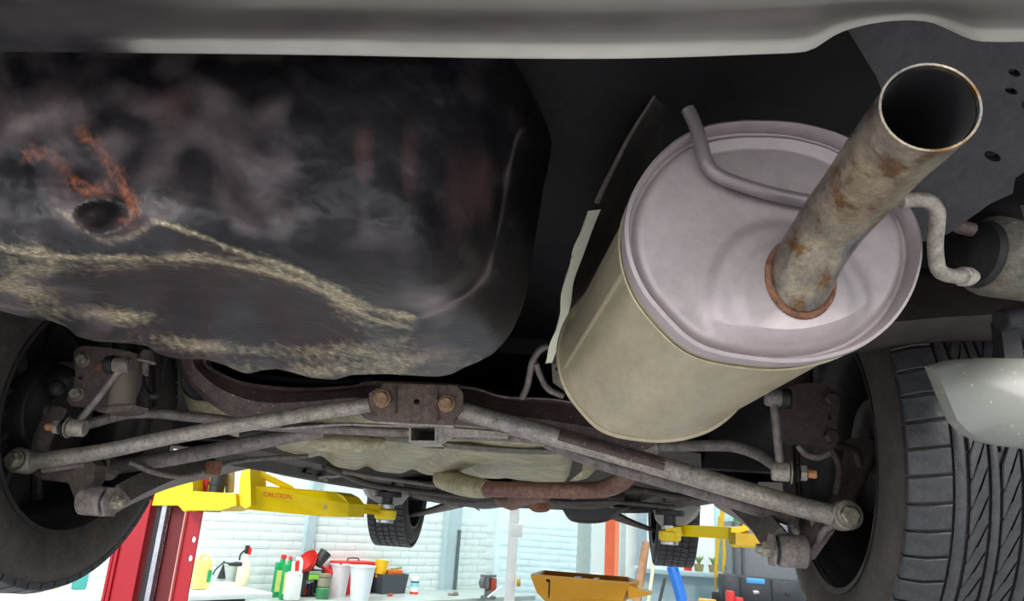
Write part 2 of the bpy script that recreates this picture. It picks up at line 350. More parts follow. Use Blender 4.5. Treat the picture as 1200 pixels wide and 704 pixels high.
# ---- structural underside: rear pan, tunnel floor, sills
g = G()
g.add([Vector(p) for p in ((-.83, -.9, .3), (.83, -.9, .3), (.83, .5, .3), (-.83, .5, .3), (-.83, .5, .26), (.83, .5, .26), (.83, 3.3, .12), (-.83, 3.3, .12))], [(0, 1, 2, 3), (3, 2, 5, 4), (4, 5, 6, 7)])
part('rear_floor', g, M_dark, smooth=0)
for s in (-1, 1):
    liner = G()
    prof = [(.36, .0), (.37, .1), (.33, .2), (.22, .29), (0, .34), (-.2, .31), (-.34, .24), (-.36, .2)]
    rows = [[Vector((s*x, y, z)) for y, z in prof] for x in (.50, .52, .84)]
    liner.grid(rows)
    liner.add([Vector((s*.50, y, z)) for y, z in prof]+[Vector((s*.5, .36, .34)), Vector((s*.5, -.36, .34))], [tuple(range(6))+(8,), (5, 6, 7, 9, 8)])
    liner.add([Vector((s*.5, .36, 0)), Vector((s*.84, .36, 0)), Vector((s*.84, .42, 0)), Vector((s*.5, .42, 0))], [(0, 1, 2, 3)])
    part('wheel_arch_liner', liner, M_liner, smooth=50)
    # sill: folded box with pinch flange
    pr = [(.50, .06), (.53, -.01), (.60, -.02), (.61, -.048), (.625, -.048), (.63, -.018), (.80, -.012), (.84, .05)]
    part('sill', G().grid([[Vector((s*x, y, z)) for x, z in pr] for y in (.42, .9, 1.4, 1.9, 2.4)]), mat('sill_grime', '33302c', '4d4842', '2a211b', rough=.6, scale=10, bump=.3), smooth=30)
# front floor, bumpy (pressed ribs)
rows = []
for i in range(61):
    y = .42+i*.04; r_ = []
    for j in range(41):
        x = -.52+j*.026; z = .035-.02*min(1, max(0, y-1.2))
        z += .012*math.sin(y*9+x*3)*math.sin(x*14)+.02*mnoise.noise(Vector((x*7, y*4, 1)))
        z += .05*math.exp(-(x/.1)**2)
        r_.append(Vector((x, y, z)))
    rows.append(r_)
part('front_floor', G().grid(rows), M_floorpan, smooth=60)

# ---- spare wheel well: wall facing rearwards, dished bottom, rounded right corner
topline = [(-320, 20), (100, 22), (400, 24), (560, 25), (640, 26), (652, 28), (660, 30)]
botline = [(-320, 318), (-120, 345), (0, 364), (27, 371), (60, 376), (78, 383), (90, 394), (112, 400), (150, 402), (172, 405), (186, 415), (205, 420), (240, 421), (262, 427), (280, 435), (291, 438), (306, 434), (325, 432), (342, 436), (366, 443), (392, 445), (413, 439), (450, 438), (502, 441), (515, 441), (530, 438), (545, 430), (560, 424), (577, 415), (590, 402), (600, 388), (611, 364), (616, 335), (620, 305), (626, 268), (632, 230), (641, 195), (650, 150), (656, 100), (662, 60)]
ctrl = []
def cy(px, py, y): ctrl.append((px, py, y))
def cz(px, py, z): ctrl.append((px, py, Z(px, py, z).y))
for px in (-320, -100, 100, 300, 480): cy(px, 25, -.745); cy(px, 110, -.757); cy(px, 190, -.772)
for px in (-320, -100): cz(px, 260, .058); cz(px, 300, .055); cz(px, 340, .07)
for px in (0, 60): cz(px, 291, .045); cz(px, 330, .046); cz(px, 364, .06)
for px, py in ((120, 300), (200, 302), (249, 306), (307, 316), (358, 331), (400, 353), (440, 378)): cz(px, py, .044)
for px, py, z in ((200, 345, .062), (300, 360, .066), (370, 390, .06), (250, 390, .055), (130, 360, .052), (420, 405, .046)): cz(px, py, z)
for px, py in ((120, 400), (200, 420), (291, 436), (366, 442), (450, 437), (515, 440)): cz(px, py, .05)
cz(500, 400, .042); cz(545, 425, .055)
for px, py, y in ((300, 240, -.775), (400, 280, -.765), (480, 320, -.755), (540, 60, -.735), (545, 160, -.73), (540, 260, -.73), (520, 330, -.72), (595, 60, -.66), (598, 170, -.65), (585, 270, -.65), (565, 335, -.64), (575, 395, -.55), (600, 385, -.5), (611, 350, -.5), (625, 260, -.48), (640, 190, -.48), (656, 80, -.5), (100, 240, -.785), (-100, 200, -.78)): cy(px, py, y)
fy = tps(ctrl)
ridge1 = [(-320, 270), (-100, 286), (0, 292), (58, 300), (102, 302), (204, 302), (249, 305), (307, 316), (358, 331), (400, 353), (440, 376), (485, 385)]
ridge2 = [(177, 258), (239, 278), (290, 299), (341, 313), (400, 343), (440, 362), (485, 372)]
emb = [(621, 136), (605, 162), (596, 200), (588, 250), (581, 285), (572, 320), (552, 343), (530, 357), (495, 371), (478, 384)]
lowdust = [(-100, 330), (0, 335), (60, 350), (100, 350), (120, 370), (160, 385), (250, 408), (330, 425), (420, 428), (520, 432), (560, 420)]
golden = [(400, 360), (440, 385), (470, 405), (400, 415), (350, 425)]
smear = [(0, 262), (30, 275), (60, 300), (20, 240)]
rust1 = [(30, 180), (60, 180), (80, 205), (100, 225), (125, 222)]; rust2 = [(92, 150), (120, 180), (140, 210), (155, 240), (160, 265), (145, 262)]
crescent = [(68, 243), (85, 258), (105, 275), (125, 282), (150, 278), (168, 268), (178, 262)]
NU, NV = 300, 130
tl = walk([(x, y, 0) for x, y in topline], NU); bl = walk([(x, y, 0) for x, y in botline], NU)
rows = []; dirt_light = {}
def gs(d, s): return math.exp(-(d/s)**2)
pal = []
for j in range(NV+1):
    v = j/NV; r_ = []
    for i in range(NU):
        q = tl[i].lerp(bl[i], v); p = (q.x, q.y); y = fy(*p)
        d1, t1_ = pdist(p, ridge1); d2, _ = pdist(p, ridge2); d3, _ = pdist(p, emb); d4, _ = pdist(p, lowdust)
        dr1, _ = pdist(p, rust1); dr2, _ = pdist(p, rust2); dc, _ = pdist(p, crescent); dg, _ = pdist(p, golden)
        nn = mnoise.noise(Vector((p[0]/38, p[1]/30, 0))); n2 = mnoise.noise(Vector((p[0]/12, p[1]/10, 3)))
        wall = 1 if p[1] < 260 else .3
        h = .008*gs(d3, 4)+.004*gs(d1, 6)+.003*gs(d2, 8)+.0035*nn*wall+.0009*n2
        sq = lambda a_, b_, t: (lambda u_: u_*u_*(3-2*u_))(max(0, min(1, (t-a_)/(b_-a_))))
        ry_, ly_ = interp(p[0], ridge1), interp(p[0], lowdust)
        h -= .020*sq(ry_+1, ry_+15, p[1])*sq(ly_-4, ly_-34, p[1])*sq(80, 190, p[0])*sq(450, 395, p[0])
        h += .004*gs(math.hypot((p[0]-290)/4, p[1]-332), 7)
        h += .0022*mnoise.noise(Vector((p[0]/5, p[1]/4, 7)))*gs(min(d4, abs(d1-0)), 16)
        # the dented opening with its lip
        e = math.hypot((p[0]-118)/30, (p[1]-254)/17)
        h += -.015*max(0, 1-e*e)+.010*gs((e-1.2)*30, 8)
        h += .012*gs(math.hypot((p[0]-60)/1.5, p[1]-150), 34)-.008*gs(math.hypot((p[0]-30)/1.6, p[1]-235), 22)+.003*gs(math.hypot(p[0]-95, p[1]-118), 12)
        h += -.007*gs(math.hypot(p[0]-225, p[1]-185), 30)+.008*gs(math.hypot(p[0]-430, (p[1]-180)/2), 40)+.006*gs(math.hypot(p[0]-330, (p[1]-160)/1.5), 30)
        W = Y(p[0], p[1], y-h); r_.append(W)
        sm = lambda a_, b_, t: max(0, min(1, (t-a_)/(b_-a_)))
        n3 = mnoise.noise(Vector((p[0]/7, p[1]/5, 9))); n4 = mnoise.noise(Vector((p[0]/60, p[1]/18, 5))); n6 = mnoise.noise(Vector((p[0]/45, p[1]/38, 8))); n5 = mnoise.noise(Vector((p[0]/4, p[1]/7+p[0]/9, 2)))
        tan_ = .95*gs(d1, 2.2)+.22*gs(d1, 6)+.34*gs(d1, 13)+.8*gs(d2, 2.5)*(p[0] > 177)+.3*gs(d2, 8)*(p[0] > 177)+(.43+.35*n4)*gs(d4, 18)*(.7+.3*sm(0, 200, p[0]))+.34*gs(dg, 20)+.62*gs(dc, 4)
        tan_ += (.34+.3*n4)*sm(190, 60, p[0])*sm(296, 312, p[1])+.30*gs(pdist(p, smear)[0], 8)+.28*n3*(tan_ > .15)
        tan_ += .20*sm(395, 418, p[1])*sm(200, 260, p[0])*sm(560, 500, p[0])
        rust = (.5*gs(dr1, 8)+.55*gs(dr2, 7))*(.75+1.3*n5)+.25*gs(min(dr1, dr2), 20)*(1+2*n3)
        sheen_dust = .55*gs(math.hypot((p[0]-180)/2.2, p[1]-150), 55)+.5*gs(math.hypot(p[0]-300, p[1]-215), 60)+.5*gs(math.hypot((p[0])/2, p[1]-120), 55)+.35*gs(math.hypot((p[0]-430)/.5, (p[1]-250)/2), 40)+.75*gs(math.hypot((p[0]-505)/1.5, p[1]-352), 18)+.6*gs(d3, 2.5)*(p[1] > 150)+.25*gs(dc, 12)+.5*n6+.12-.5*gs(math.hypot(p[0]-228, (p[1]-190)/1.3), 22)-.4*gs(math.hypot((p[0]-160)/1.4, p[1]-150+.3*(160-p[0])), 20)  # pale mauve sky sheen painted into the colour, together with dust
        if p[1] > 300 and 130 < p[0] < 420: sheen_dust -= .3
        sheen_dust += .35*gs(d4, 26)+.3*gs(math.hypot(p[0]-118, (p[1]-252)*1.4), 26)
        tan_ *= .8+.9*max(-.5, n4+.5*n3)
        red = .62*0+.4*gs(math.hypot(p[0]-425, (p[1]-180)/2.6), 16)+.3*gs(math.hypot(p[0]-565, (p[1]-220)/3), 16)+.3*gs(math.hypot(p[0]-540, (p[1]-220)/3), 20)+.45*gs(math.hypot(p[0]-210, p[1]-125), 45)+.35*gs(math.hypot(p[0]-480, (p[1]-190)/4), 14)
        pal.append(tuple(max(0, min(1, z_)) for z_ in (tan_, rust, sheen_dust, red)))
    rows.append(0) if False else None
    dirt_light[j] = None
    if j == 0: ROWS = []
    ROWS.append(r_)
inner = [p+Vector((0, .06, .04)) for p in ROWS[-1]]; inner2 = [p+Vector((0, .10, .2)) for p in ROWS[-1]]
g = G().grid(ROWS+[inner, inner2])
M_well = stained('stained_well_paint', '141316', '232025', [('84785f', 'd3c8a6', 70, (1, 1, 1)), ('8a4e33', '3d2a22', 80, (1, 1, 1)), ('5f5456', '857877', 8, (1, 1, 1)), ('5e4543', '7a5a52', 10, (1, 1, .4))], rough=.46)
M_well.node_tree.nodes['Principled BSDF'].inputs['Specular IOR Level'].default_value = .3
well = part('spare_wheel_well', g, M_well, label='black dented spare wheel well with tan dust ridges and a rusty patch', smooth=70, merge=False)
me = well.data; ca = me.color_attributes.new('dirt_light', 'FLOAT_COLOR', 'POINT'); off = WO[well.name]
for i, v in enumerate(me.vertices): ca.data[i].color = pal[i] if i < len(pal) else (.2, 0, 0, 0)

# ---- rear bumper
lip = [(-320, 60), (0, 61), (245, 63), (400, 65), (560, 68), (700, 69), (800, 67), (880, 64), (930, 62), (950, 59), (965, 50), (985, 38), (1020, 28), (1058, 24), (1090, 26), (1115, 36), (1140, 47), (1160, 49), (1200, 49), (1330, 46), (1480, 42)]
lp = [v for v in walk(catmull([(a, b, 0) for a, b in lip], 4), 150)]
def brow(f): return [f(v.x, v.y) for v in lp]
bt = lambda x: interp(x, [(-320, 61), (0, 61), (700, 68), (950, 62), (1330, 50)])
R0 = [brow(lambda x, y: Y(x, y, -.80)+Vector((0, .03, .035))), brow(lambda x, y: Y(x, y, -.797)+Vector((0, .004, .004))), brow(lambda x, y: Y(x, y, -.80))]
for k, (dy, yy) in enumerate(((3, -.803), (9, -.811), (15, -.8185), (22, -.823), (32, -.832), (44, -.846), (52, -.860), (60, -.875), (78, -.895))):
    f_ = min(1, dy/60)
    R0.append(brow(lambda x, y: Y(x, (y*(1-f_)+bt(x)*f_)-dy, yy)))
last = R0[-1]
for dz, yy in ((.012, -.925), (.05, -.945), (.15, -.955), (.3, -.95), (.42, -.93)): R0.append([Vector((p.x, yy, p.z+dz)) for p in last])
g = G().grid(R0)
M_bumpl = stained('lit_lip_bumper_paint', '7b7874', '8d8a80', [('1d1a22', '2c2930', 9, (1, 1, 1)), ('4c4545', '6a6260', 6, (.4, 1, 1)), ('6a655f', '77716a', 6, (1, 1, 1)), ('e2ded4', 'efece2', 6, (1, 1, 1))], rough=.38, bump=.05)
bump = part('rear_bumper', g, M_bumpl, label='grey rear bumper edge, darker towards the left, notched for the tailpipe', smooth=60)
me = bump.data; ca = me.color_attributes.new('dirt_light', 'FLOAT_COLOR', 'POINT'); off = WO[bump.name]
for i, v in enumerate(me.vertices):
    q = v.co+off; x = q.x
    yy = q.y; st_ = lambda a_, b_, t: max(0, min(1, (t-a_)/(b_-a_)))
    nz1 = mnoise.noise(Vector((x*7, yy*30, 0)))*.25
    lip_light = st_(-.823, -.816, yy)  # bright lip: light painted into the bumper colour
    a = st_(.06, -.10, x+nz1*.15)*(1-lip_light*st_(-.13, -.09, x))  # darker towards the left
    mid = st_(-.878, -.858, yy)*(1-st_(-.826, -.819, yy))  # darker band along the middle
    patch = gs(x-.045, .045)*gs(yy+.838, .016)
    ca.data[i].color = (min(1, a+.0*patch), min(1, .72*mid+.7*patch+nz1), 0, lip_light*.8*st_(-.13, -.09, x))

# ---- muffler
axis = ray(511, 677).normalized()
cc = Dp(905, 285, .60); dpl = cc.dot(axis)
def onplane(px, py, k=0): r = ray(px, py); t = (dpl+k-EYE.dot(axis))/r.dot(axis); return EYE+r*t
capo = [(868, 146), (912, 147), (947, 152), (991, 167), (1028, 198), (1056, 240), (1068, 261), (1074, 285), (1073, 312), (1062, 347), (1039, 381), (1005, 407), (964, 421), (925, 426), (885, 424), (834, 415), (800, 398), (765, 362), (748, 338), (737, 312), (732, 287), (732, 261), (740, 232), (755, 205), (775, 182), (800, 163), (831, 151)]
cp_ = [onplane(*p) for p in capo]
cen = sum(cp_, Vector())/len(cp_)
ring = catmull(cp_+[cp_[0]], 5)[:-1]; nR = len(ring)
def ringk(s, a): return [cen+(p-cen)*s+axis*a for p in ring]
LEN = .335
def shellscale(a): return 1
rows = [ringk(.985, .0), ringk(.985, .012), ringk(.975, .03), ringk(.975, LEN-.03), ringk(.985, LEN-.02), ringk(1.0, LEN-.012), ringk(1.0, LEN), ringk(.97, LEN+.002), ringk(.93, LEN-.012), ringk(0.01, LEN-.012)]
muf = part('muffler', G().grid(rows, cu=True), M_shell, label='oval exhaust muffler with a bare dusty steel shell', smooth=35)
rows = [ringk(.975, .012), ringk(1.0, .010), ringk(1.012, .002), ringk(1.008, -.006), ringk(.985, -.008), ringk(.968, -.003), ringk(.955, .006), ringk(.935, .007), ringk(.91, .002), ringk(.88, .0)]
# pressed plate inside the rim: finer rings with embossing around the pipe and at the top
base_c = onplane(925, 358)
def emboss(p):
    q = p-base_c; d = math.hypot(q.dot(RX), q.dot(UX)); h = -.009*(1/(1+math.exp((d-.066)/.0022)))-.004*(1/(1+math.exp((d-.047)/.002)))
    return axis*h
tp = [onplane(*p) for p in ((822, 160), (835, 205), (870, 222), (947, 238), (1010, 236))]
def emb2(p):
    # half-moon field above the rod is pressed in
    x = (p-cen).dot(RX); yv = (p-cen).dot(UX); best = 9
    lo = interp(x, [((t-cen).dot(RX), (t-cen).dot(UX)) for t in tp])
    return axis*(.006/(1+math.exp(-(yv-lo)/.002))) if x > (tp[0]-cen).dot(RX) else Vector()
for s in [.86-.0134*i for i in range(64)]+[0]:
    rows.append([p+emboss(p)*min(1, (.88-s)*10)+emb2(p)*min(1, (.88-s)*15) for p in ringk(max(s, 0), .0)])
cap = part('end_cap', G().grid(rows, cu=True), M_cap, muf, 'pinkish grey pressed end cap with rolled rim', smooth=45)
# lock seam along the shell
sa = [cen+(p-cen)*.985 for p in ring]
ls = min(range(nR), key=lambda i: (ring[i]-onplane(737, 306)).length)
sd = (ring[ls]-cen); part('lock_seam', G().tube([cen+sd*.98+axis*.02, cen+sd*.985+axis*(LEN-.02)], .0022, 6), M_shell, muf)
part('far_rim', G().tube([p for p in ringk(1.008, LEN-.004)]+[ringk(1.008, LEN-.004)[0]], .0032, 8, 0), M_shell, muf, smooth=60)
part('near_band', G().tube([p for p in ringk(.992, .02)]+[ringk(.992, .02)[0]], .0015, 6, 0), M_shell, muf, smooth=60)
# tailpipe, hollow
tpn = [(921, 362, .600), (926, 350, .587), (937, 328, .577), (950, 300, .567), (964, 278, .558), (980, 255, .544), (1003, 227, .520), (1038, 184, .475), (1066, 153, .441), (1090, 125, .412)]
tpl = [Dp(*p) for p in tpn]
pipe = part('tailpipe', G().tube(tpl, [.0252, .0252, .0250, .0248, .0246, .0248, .0254, .0262, .0268, .0272], 40, 5, hollow=.0014), M_tail, muf, 'heat-stained steel tailpipe', smooth=50)
ta = (tpl[-1]-tpl[-2]).normalized()
part('soot_lining', G().tube([tpl[1], tpl[3], tpl[5], tpl[6], tpl[7], tpl[8], tpl[-1]-ta*.003], [.0222, .0222, .0222, .0226, .0235, .0242, .0250], 40, 5, hollow=.0004), M_soot, muf, 'sooty black inside of the tailpipe', smooth=60)
bd = (tpl[2]-tpl[1]).normalized(); _, bu, bw = frame(bd); wr = []
for k in range(33):
    a = 2*PI*k/32; p = tpl[1]+(bu*math.cos(a)+bw*math.sin(a))*.0262; kk = dpl-.0135-p.dot(axis); wr.append(p+bd*(kk/bd.dot(axis)))
part('weld_bead', G().tube(wr, .0030, 8, 2), M_rust, muf, 'rusty weld ring at the pipe root', smooth=60)
rodp = [(806, 128), (814, 145), (821, 166), (828, 190), (838, 203), (856, 212), (900, 226), (950, 236), (985, 238)]
part('hanger_rod', G().tube([onplane(*p, k=-.009) for p in rodp], .0060, 12, 5), mat('dull_rod_steel', '7d7376', '8f8586', '655b5c', rough=.4, metal=.4, scale=20, bump=.15), muf, smooth=60)
rod2 = [(1056, 236, .60), (1072, 234, .60), (1088, 236, .60), (1098, 247, .60), (1098, 264, .60), (1096, 283, .60), (1097, 303, .605), (1101, 317, .61), (1114, 323, .625), (1140, 324, .65)]
part('hanger_rod', G().tube([Dp(*p) for p in rod2], .0062, 14, 5), M_pale, muf, 'pale bent hanger rod at the right of the cap', smooth=60)
part('end_collar', G().cyl(Dp(1127, 324, .635), Dp(1135, 324, .645), .0085), M_pale, muf)
# ---- rubber mount barrel and its body-side rod
bc = Dp(1150, 298, .70); be = bc+Vector((.085, .0, 0))
bar = part('exhaust_mount', G().lathe([(0, 0), (0, .033), (.004, .0375), (.01, .039), (.07, .037), (.078, .034), (.085, .03), (.085, 0)], bc, Vector((1, .25, -.05)), 36), mat('grey_rubber_mount', '5b564e', '6e685c', '8d8574', rough=.65, scale=16, bump=.2), label='barrel shaped exhaust mount', smooth=40)
part('rubber_core', G().lathe([(-.012, 0), (-.012, .012), (-.006, .03), (0.002, .033)], bc, Vector((1, .25, -.05)), 30), M_rubber, bar)
part('mount_rod', G().tube([Dp(*p) for p in ((1128, 190, .72), (1119, 218, .71), (1117, 246, .70), (1121, 263, .69), (1140, 269, .69))], .0068, 12, 5), M_brown, label='brown bent rod above the exhaust mount', smooth=60)

# ---- heat shield beside the muffler
he = [(790, 70, -.60), (765, 115, -.58), (738, 159, -.56), (716, 202, -.53), (705, 224, -.51), (689, 262, -.47), (676, 300, -.43), (665, 332, -.40), (662, 359, -.37), (652, 396, -.33), (642, 426, -.30)]
E_ = walk(catmull([Y(*p) for p in he], 5), 60)
sh = [[p+Vector((.0, 0, 0)) for p in E_], [p+Vector((.014+.004*math.sin(i*.35), .02, .004)) for i, p in enumerate(E_)], [p+Vector((.04, .10, .03)) for p in E_], [p+Vector((.09, .22, .08)) for p in E_]]
shd = part('heat_shield', G().grid(sh).grid([[p+Vector((.0015, 0, .001)) for p in r] for r in sh]), M_shieldd, label='thin bent heat shield sheet left of the muffler', smooth=60)
lp2 = E_[26:]; wdt = [.0112*min(1, 1.0-.35*(i/len(lp2))) for i in range(len(lp2))]
part('folded_edge', G().grid([[p+Vector((-w_*.5+.002*math.sin(i*.6), -.002, 0)) for i, (p, w_) in enumerate(zip(lp2, wdt))], [p+Vector((w_*.8, -.003, .002)) for p, w_ in zip(lp2, wdt)], [p+Vector((w_*.8, .0, .002)) for p, w_ in zip(lp2, wdt)], [p+Vector((-w_*.5, .001, 0)) for p, w_ in zip(lp2, wdt)]], cv=True), M_shield, shd, 'pale folded edge of the sheet', smooth=30)
lp3 = E_[:25]
part('thin_edge', G().tube(lp3, [.0008, .0035], 6, 0), M_plate, shd)
# hanger loops beside it
part('hanger_loop', G().tube([Y(*p) for p in ((612, 466, 0), (618, 452, -.02), (624, 424, -.05), (633, 410, -.06), (642, 405, -.06))], .0058, 10), M_linkd, label='bent rod hook above the crossmember', smooth=60)
part('hanger_loop', G().tube([Y(*p) for p in ((628, 425, -.05), (633, 440, -.03), (643, 456, -.02), (660, 464, -.01))], .0055, 10), M_linkd, smooth=60)
part('hanger_bracket', plateY([(645, 405), (662, 412), (668, 445), (662, 458), (648, 448)], -.03, .01, [(655, 432, 4, 4)]), M_plate, smooth=0)

# ---- right rear body pieces
frameplate = [(1290, 30), (1290, 100), (1200, 152), (1160, 186), (1128, 210), (1118, 230), (1085, 250), (1020, 300), (960, 330), (930, 300), (1000, 200), (1000, 130), (985, 80), (985, 30)]
fo = Y(1150, 48, -.745); fu = (Y(1150, 300, -.58)-fo).normalized(); fn = Vector((1, 0, 0)).cross(fu).normalized()
def onf(p): r_ = ray(*p); t = (fo-EYE).dot(fn)/r_.dot(fn); q_ = EYE+r_*t-fo; return (q_.x, q_.dot(fu))
fr = part('frame_rail', holed([onf(p) for p in frameplate], [[onf(p) for p in ell(*h_)] for h_ in ((1176, 75, 8, 4.5, 20, -.3), (1163, 100, 8, 4, 20, -.2), (1184, 113, 15, 8, 20, -.25), (1109, 190, 10, 6, 20, -.2))], fo, (1, 0, 0), fu, .010), mat('frame_rail_grey', '28262a', '343133', '1d1c1f', rough=.6, scale=10, bump=.25), label='grey frame rail end with four punched holes', smooth=0)
bm1 = [[(940, 372, -.36), (1020, 352, -.36), (1100, 345, -.36), (1170, 340, -.36), (1290, 330, -.36)], [(940, 398, -.38), (1020, 380, -.38), (1100, 372, -.38), (1170, 368, -.38), (1290, 362, -.38)], [(940, 416, -.35), (1025, 399, -.35), (1093, 392, -.35), (1156, 388, -.35), (1290, 388, -.35)]]
rr_ = [[Y(*p) for p in r] for r in bm1]; rr_ = [[p+Vector((0, .1, .12)) for p in rr_[0]]]+rr_+[[p+Vector((0, .12, .01)) for p in rr_[-1]]]
part('rear_side_member', G().grid(rr_), mat('side_member_brown', '2c2625', '3f3531', '1f1d1f', rough=.6, scale=8, bump=.35), smooth=50)
part('bracket_stub', G().cyl(Y(1172, 375, -.42), Y(1196, 371, -.41), .012, 14).box(Y(1180, 400, -.40), (.02, .02, .05)), M_dark)
mf = [(1083, 429), (1108, 422), (1150, 419), (1200, 420), (1330, 425), (1330, 545), (1200, 526), (1165, 522), (1140, 516), (1124, 508), (1110, 494), (1098, 466)]
def mfr(sc, dy): c0 = Vector((1230, 478)); return [Y(c0.x+(x-c0.x)*sc, c0.y+(y_-c0.y)*sc, -.52+dy) for x, y_ in mf]
part('mudguard', G().grid([mfr(.94, .04), mfr(1, .035), mfr(1.0, .003), mfr(.985, -.006), mfr(.9, -.018), mfr(.5, -.03), mfr(.02, -.032)], cu=True), mat('grey_mudguard', '72736d', '7f8079', '65655f', rough=.45, scale=9, bump=.05, speck='a09484'), label='pale grey mudguard lip in front of the rear tyre', smooth=50)

# ---- wheels
WR, WI, TW = .305, .643, .195
def tyre_geo(cx, cyv, czv, s, r=WR, treadr=None):
    tr = treadr or r-.0075
    h = [(.012, .2), (.004, .21), (.003, .218), (-.002, .225), (-.004, .24), (-.004, .258), (0, .272), (.001, .273), (.004, .281), (.012, .291), (.022, tr), (.05, tr+.002)]
    h = [(a, b*r/.305 if b < .29 else b) for a, b in h]
    h += [(TW-a, b) for a, b in h[::-1]]
    return G().lathe(h, (cx, cyv, czv), (s, 0, 0), 96)
def rim_geo(cx, cyv, czv, s):
    h = [(.004, .200), (.002, .209), (.010, .2095), (.014, .203), (.022, .196), (.034, .193), (.045, .19), (.055, .178), (.066, .174), (.10, .171), (.118, .176), (.13, .178), (.134, .165), (.128, .12), (.12, .08), (.12, .07), (.105, .065), (.105, 0)]
    g = G().lathe(h, (cx, cyv, czv), (s, 0, 0), 64)
    for k in range(10):
        a = 2*PI*k/10+.2; d = Vector((0, math.cos(a), math.sin(a)))
        g.tube([Vector((cx+s*.122, cyv, czv))+d*.06, Vector((cx+s*.122, cyv, czv))+d*.11, Vector((cx+s*.128, cyv, czv))+d*.172], [.013, .009, .012], 8, 3)
    h2 = [(.135, .178), (.15, .182), (.165, .19), (.185, .2), (.19, .209), (.193, .2)]
    return g.lathe(h2, (cx, cyv, czv), (s, 0, 0), 64)
def block_mesh(cx, x0, x1, slant, dang, r0, r1, s, edge=.0015):
    """tread block centred at angle 0 (pointing -y), local to hub"""
    g = G(); n = 4; rows = []
    def pt(x, a, r): return Vector((cx+s*x, -math.cos(a)*r, math.sin(a)*r))
    for lev, (r, e) in enumerate(((r0, 0), (r1-.001, 0), (r1, edge))):
        P = []
        for x, sg in ((x0+e, 0), (x1-e, 1)):
            P.append((x, sg))
        a0 = -dang/2+e/.3; a1 = dang/2-e/.3
        rows.append([pt(x0+e, a0, r), pt((x0+x1)/2, a0+slant/2, r), pt(x1-e, a0+slant, r), pt(x1-e, a1+slant, r), pt((x0+x1)/2, a1+slant/2, r), pt(x0+e, a1, r)])
    g.grid(rows, cu=True); b = len(g.v)-6; g.f += [(b, b+1, b+4, b+5), (b+1, b+2, b+3, b+4)]
    return g
def rear_wheel(s):
    o0 = Vector((s*WI, 0, 0))
    wh = part('rear_wheel', rim_geo(o0.x, 0, 0, s), M_rim, label='dirty rear wheel seen from inside, %s of the car' % ('left' if s < 0 else 'right, showing its tread'), origin=o0)
    ty = part('tyre', tyre_geo(o0.x, 0, 0, s), M_sidewall, wh, origin=o0, smooth=50)
    g = G()
    ribs = [(.0565, .0705), (.0985, .1085), (.1355, .149)]
    for a, b in ribs:
        part('tread_rib', G().lathe([(a, WR-.009), (a+.0005, WR-.001), (a+.002, WR), (b-.002, WR), (b-.0005, WR-.001), (b, WR-.009)], o0, (s, 0, 0), 96), M_tread, wh, origin=o0, smooth=50)
    NP = 56; st = 2*PI/NP
    kinds = [(.006, .0545, .10, .89, WR-.012, WR-.0008), (.0745, .0955, .75, .86, WR-.009, WR), (.1115, .1325, .75, .86, WR-.009, WR), (.153, .190, .06, .89, WR-.012, WR-.0008)]
    joined = G()
    for ki, (x0, x1, sl, fr_, r0, r1) in enumerate(kinds):
        bm0 = block_mesh(0, x0, x1, sl*st*2, st*fr_, r0, r1, s)
        if ki == 0:  # shoulder block rounds down towards the sidewall
            for v in bm0.v:
                t = (abs(v.x)-x0)/(x1-x0)
                if t < .4: k = (1-t/.4)*.008; rr2 = math.hypot(v.y, v.z); v.y *= (rr2-k)/rr2; v.z *= (rr2-k)/rr2
        if s < 0:
            for k in range(NP):
                c_, s_ = math.cos(k*st), math.sin(k*st)
                joined.add([Vector((v.x+o0.x, v.y*c_-v.z*s_, v.y*s_+v.z*c_)) for v in bm0.v], bm0.f)
        else:
            b0 = part('tread_block', G().add([v+o0 for v in bm0.v], bm0.f), M_tread, wh, origin=o0, smooth=30)
            for k in range(1, NP): dup(b0, wh, o0, (k*st+(0 if ki != 2 else .3*st), 0, 0))
    if s < 0: part('tread_blocks', joined, M_tread, wh, origin=o0, smooth=30)['kind'] = 'stuff'
    # brake drum and hub
    dr = part('brake_drum', G().lathe([(0, 0), (0, .03), (.008, .035), (.010, .075), (.004, .088), (.0, .092), (.004, .095), (.035, .095), (.035, 0)], (s*.725, .03, 0.01), (s, 0, 0), 40), M_rim)
    return wh
rear_wheel(-1); rear_wheel(1)
def front_wheel(s):
    o0 = Vector((s*.622, 2.73, 0))
    wh = part('front_wheel', rim_geo(o0.x, o0.y, 0, s), M_rim, label='front wheel hanging free, %s of the car' % ('left' if s < 0 else 'right'), origin=o0)
    part('tyre', tyre_geo(o0.x, o0.y, 0, s), M_sidewall, wh, origin=o0, smooth=50)
    g = G(); NP = 56; st = 2*PI/NP
    for x0, x1, sl in ((.006, .043, .1), (.049, .079, .3), (.085, .11, 0), (.116, .146, -.3), (.152, .189, .1)):
        bm0 = block_mesh(0, x0, x1, sl*st, st*.86, WR-.01, WR, s)
        for k in range(NP):
            c_, s_ = math.cos(k*st), math.sin(k*st)
            g.add([Vector((v.x+o0.x, v.y*c_-v.z*s_+o0.y, v.y*s_+v.z*c_)) for v in bm0.v], bm0.f)
    part('tread_blocks', g, M_tread, wh, origin=o0, smooth=30)['kind'] = 'stuff'
    # control arm and fender end
    e = Y(478, 604, 2.73) if s < 0 else Y(765, 621, 2.73)
    b_ = Y(540, 588, 2.5) if s < 0 else Y(705, 597, 2.5)
    part('control_arm', G().tube([e, e.lerp(b_, .5)+Vector((0, 0, -.005)), b_], [.018, .028, .045], 10, 4, sy=.6), M_linkd)
front_wheel(-1); front_wheel(1)
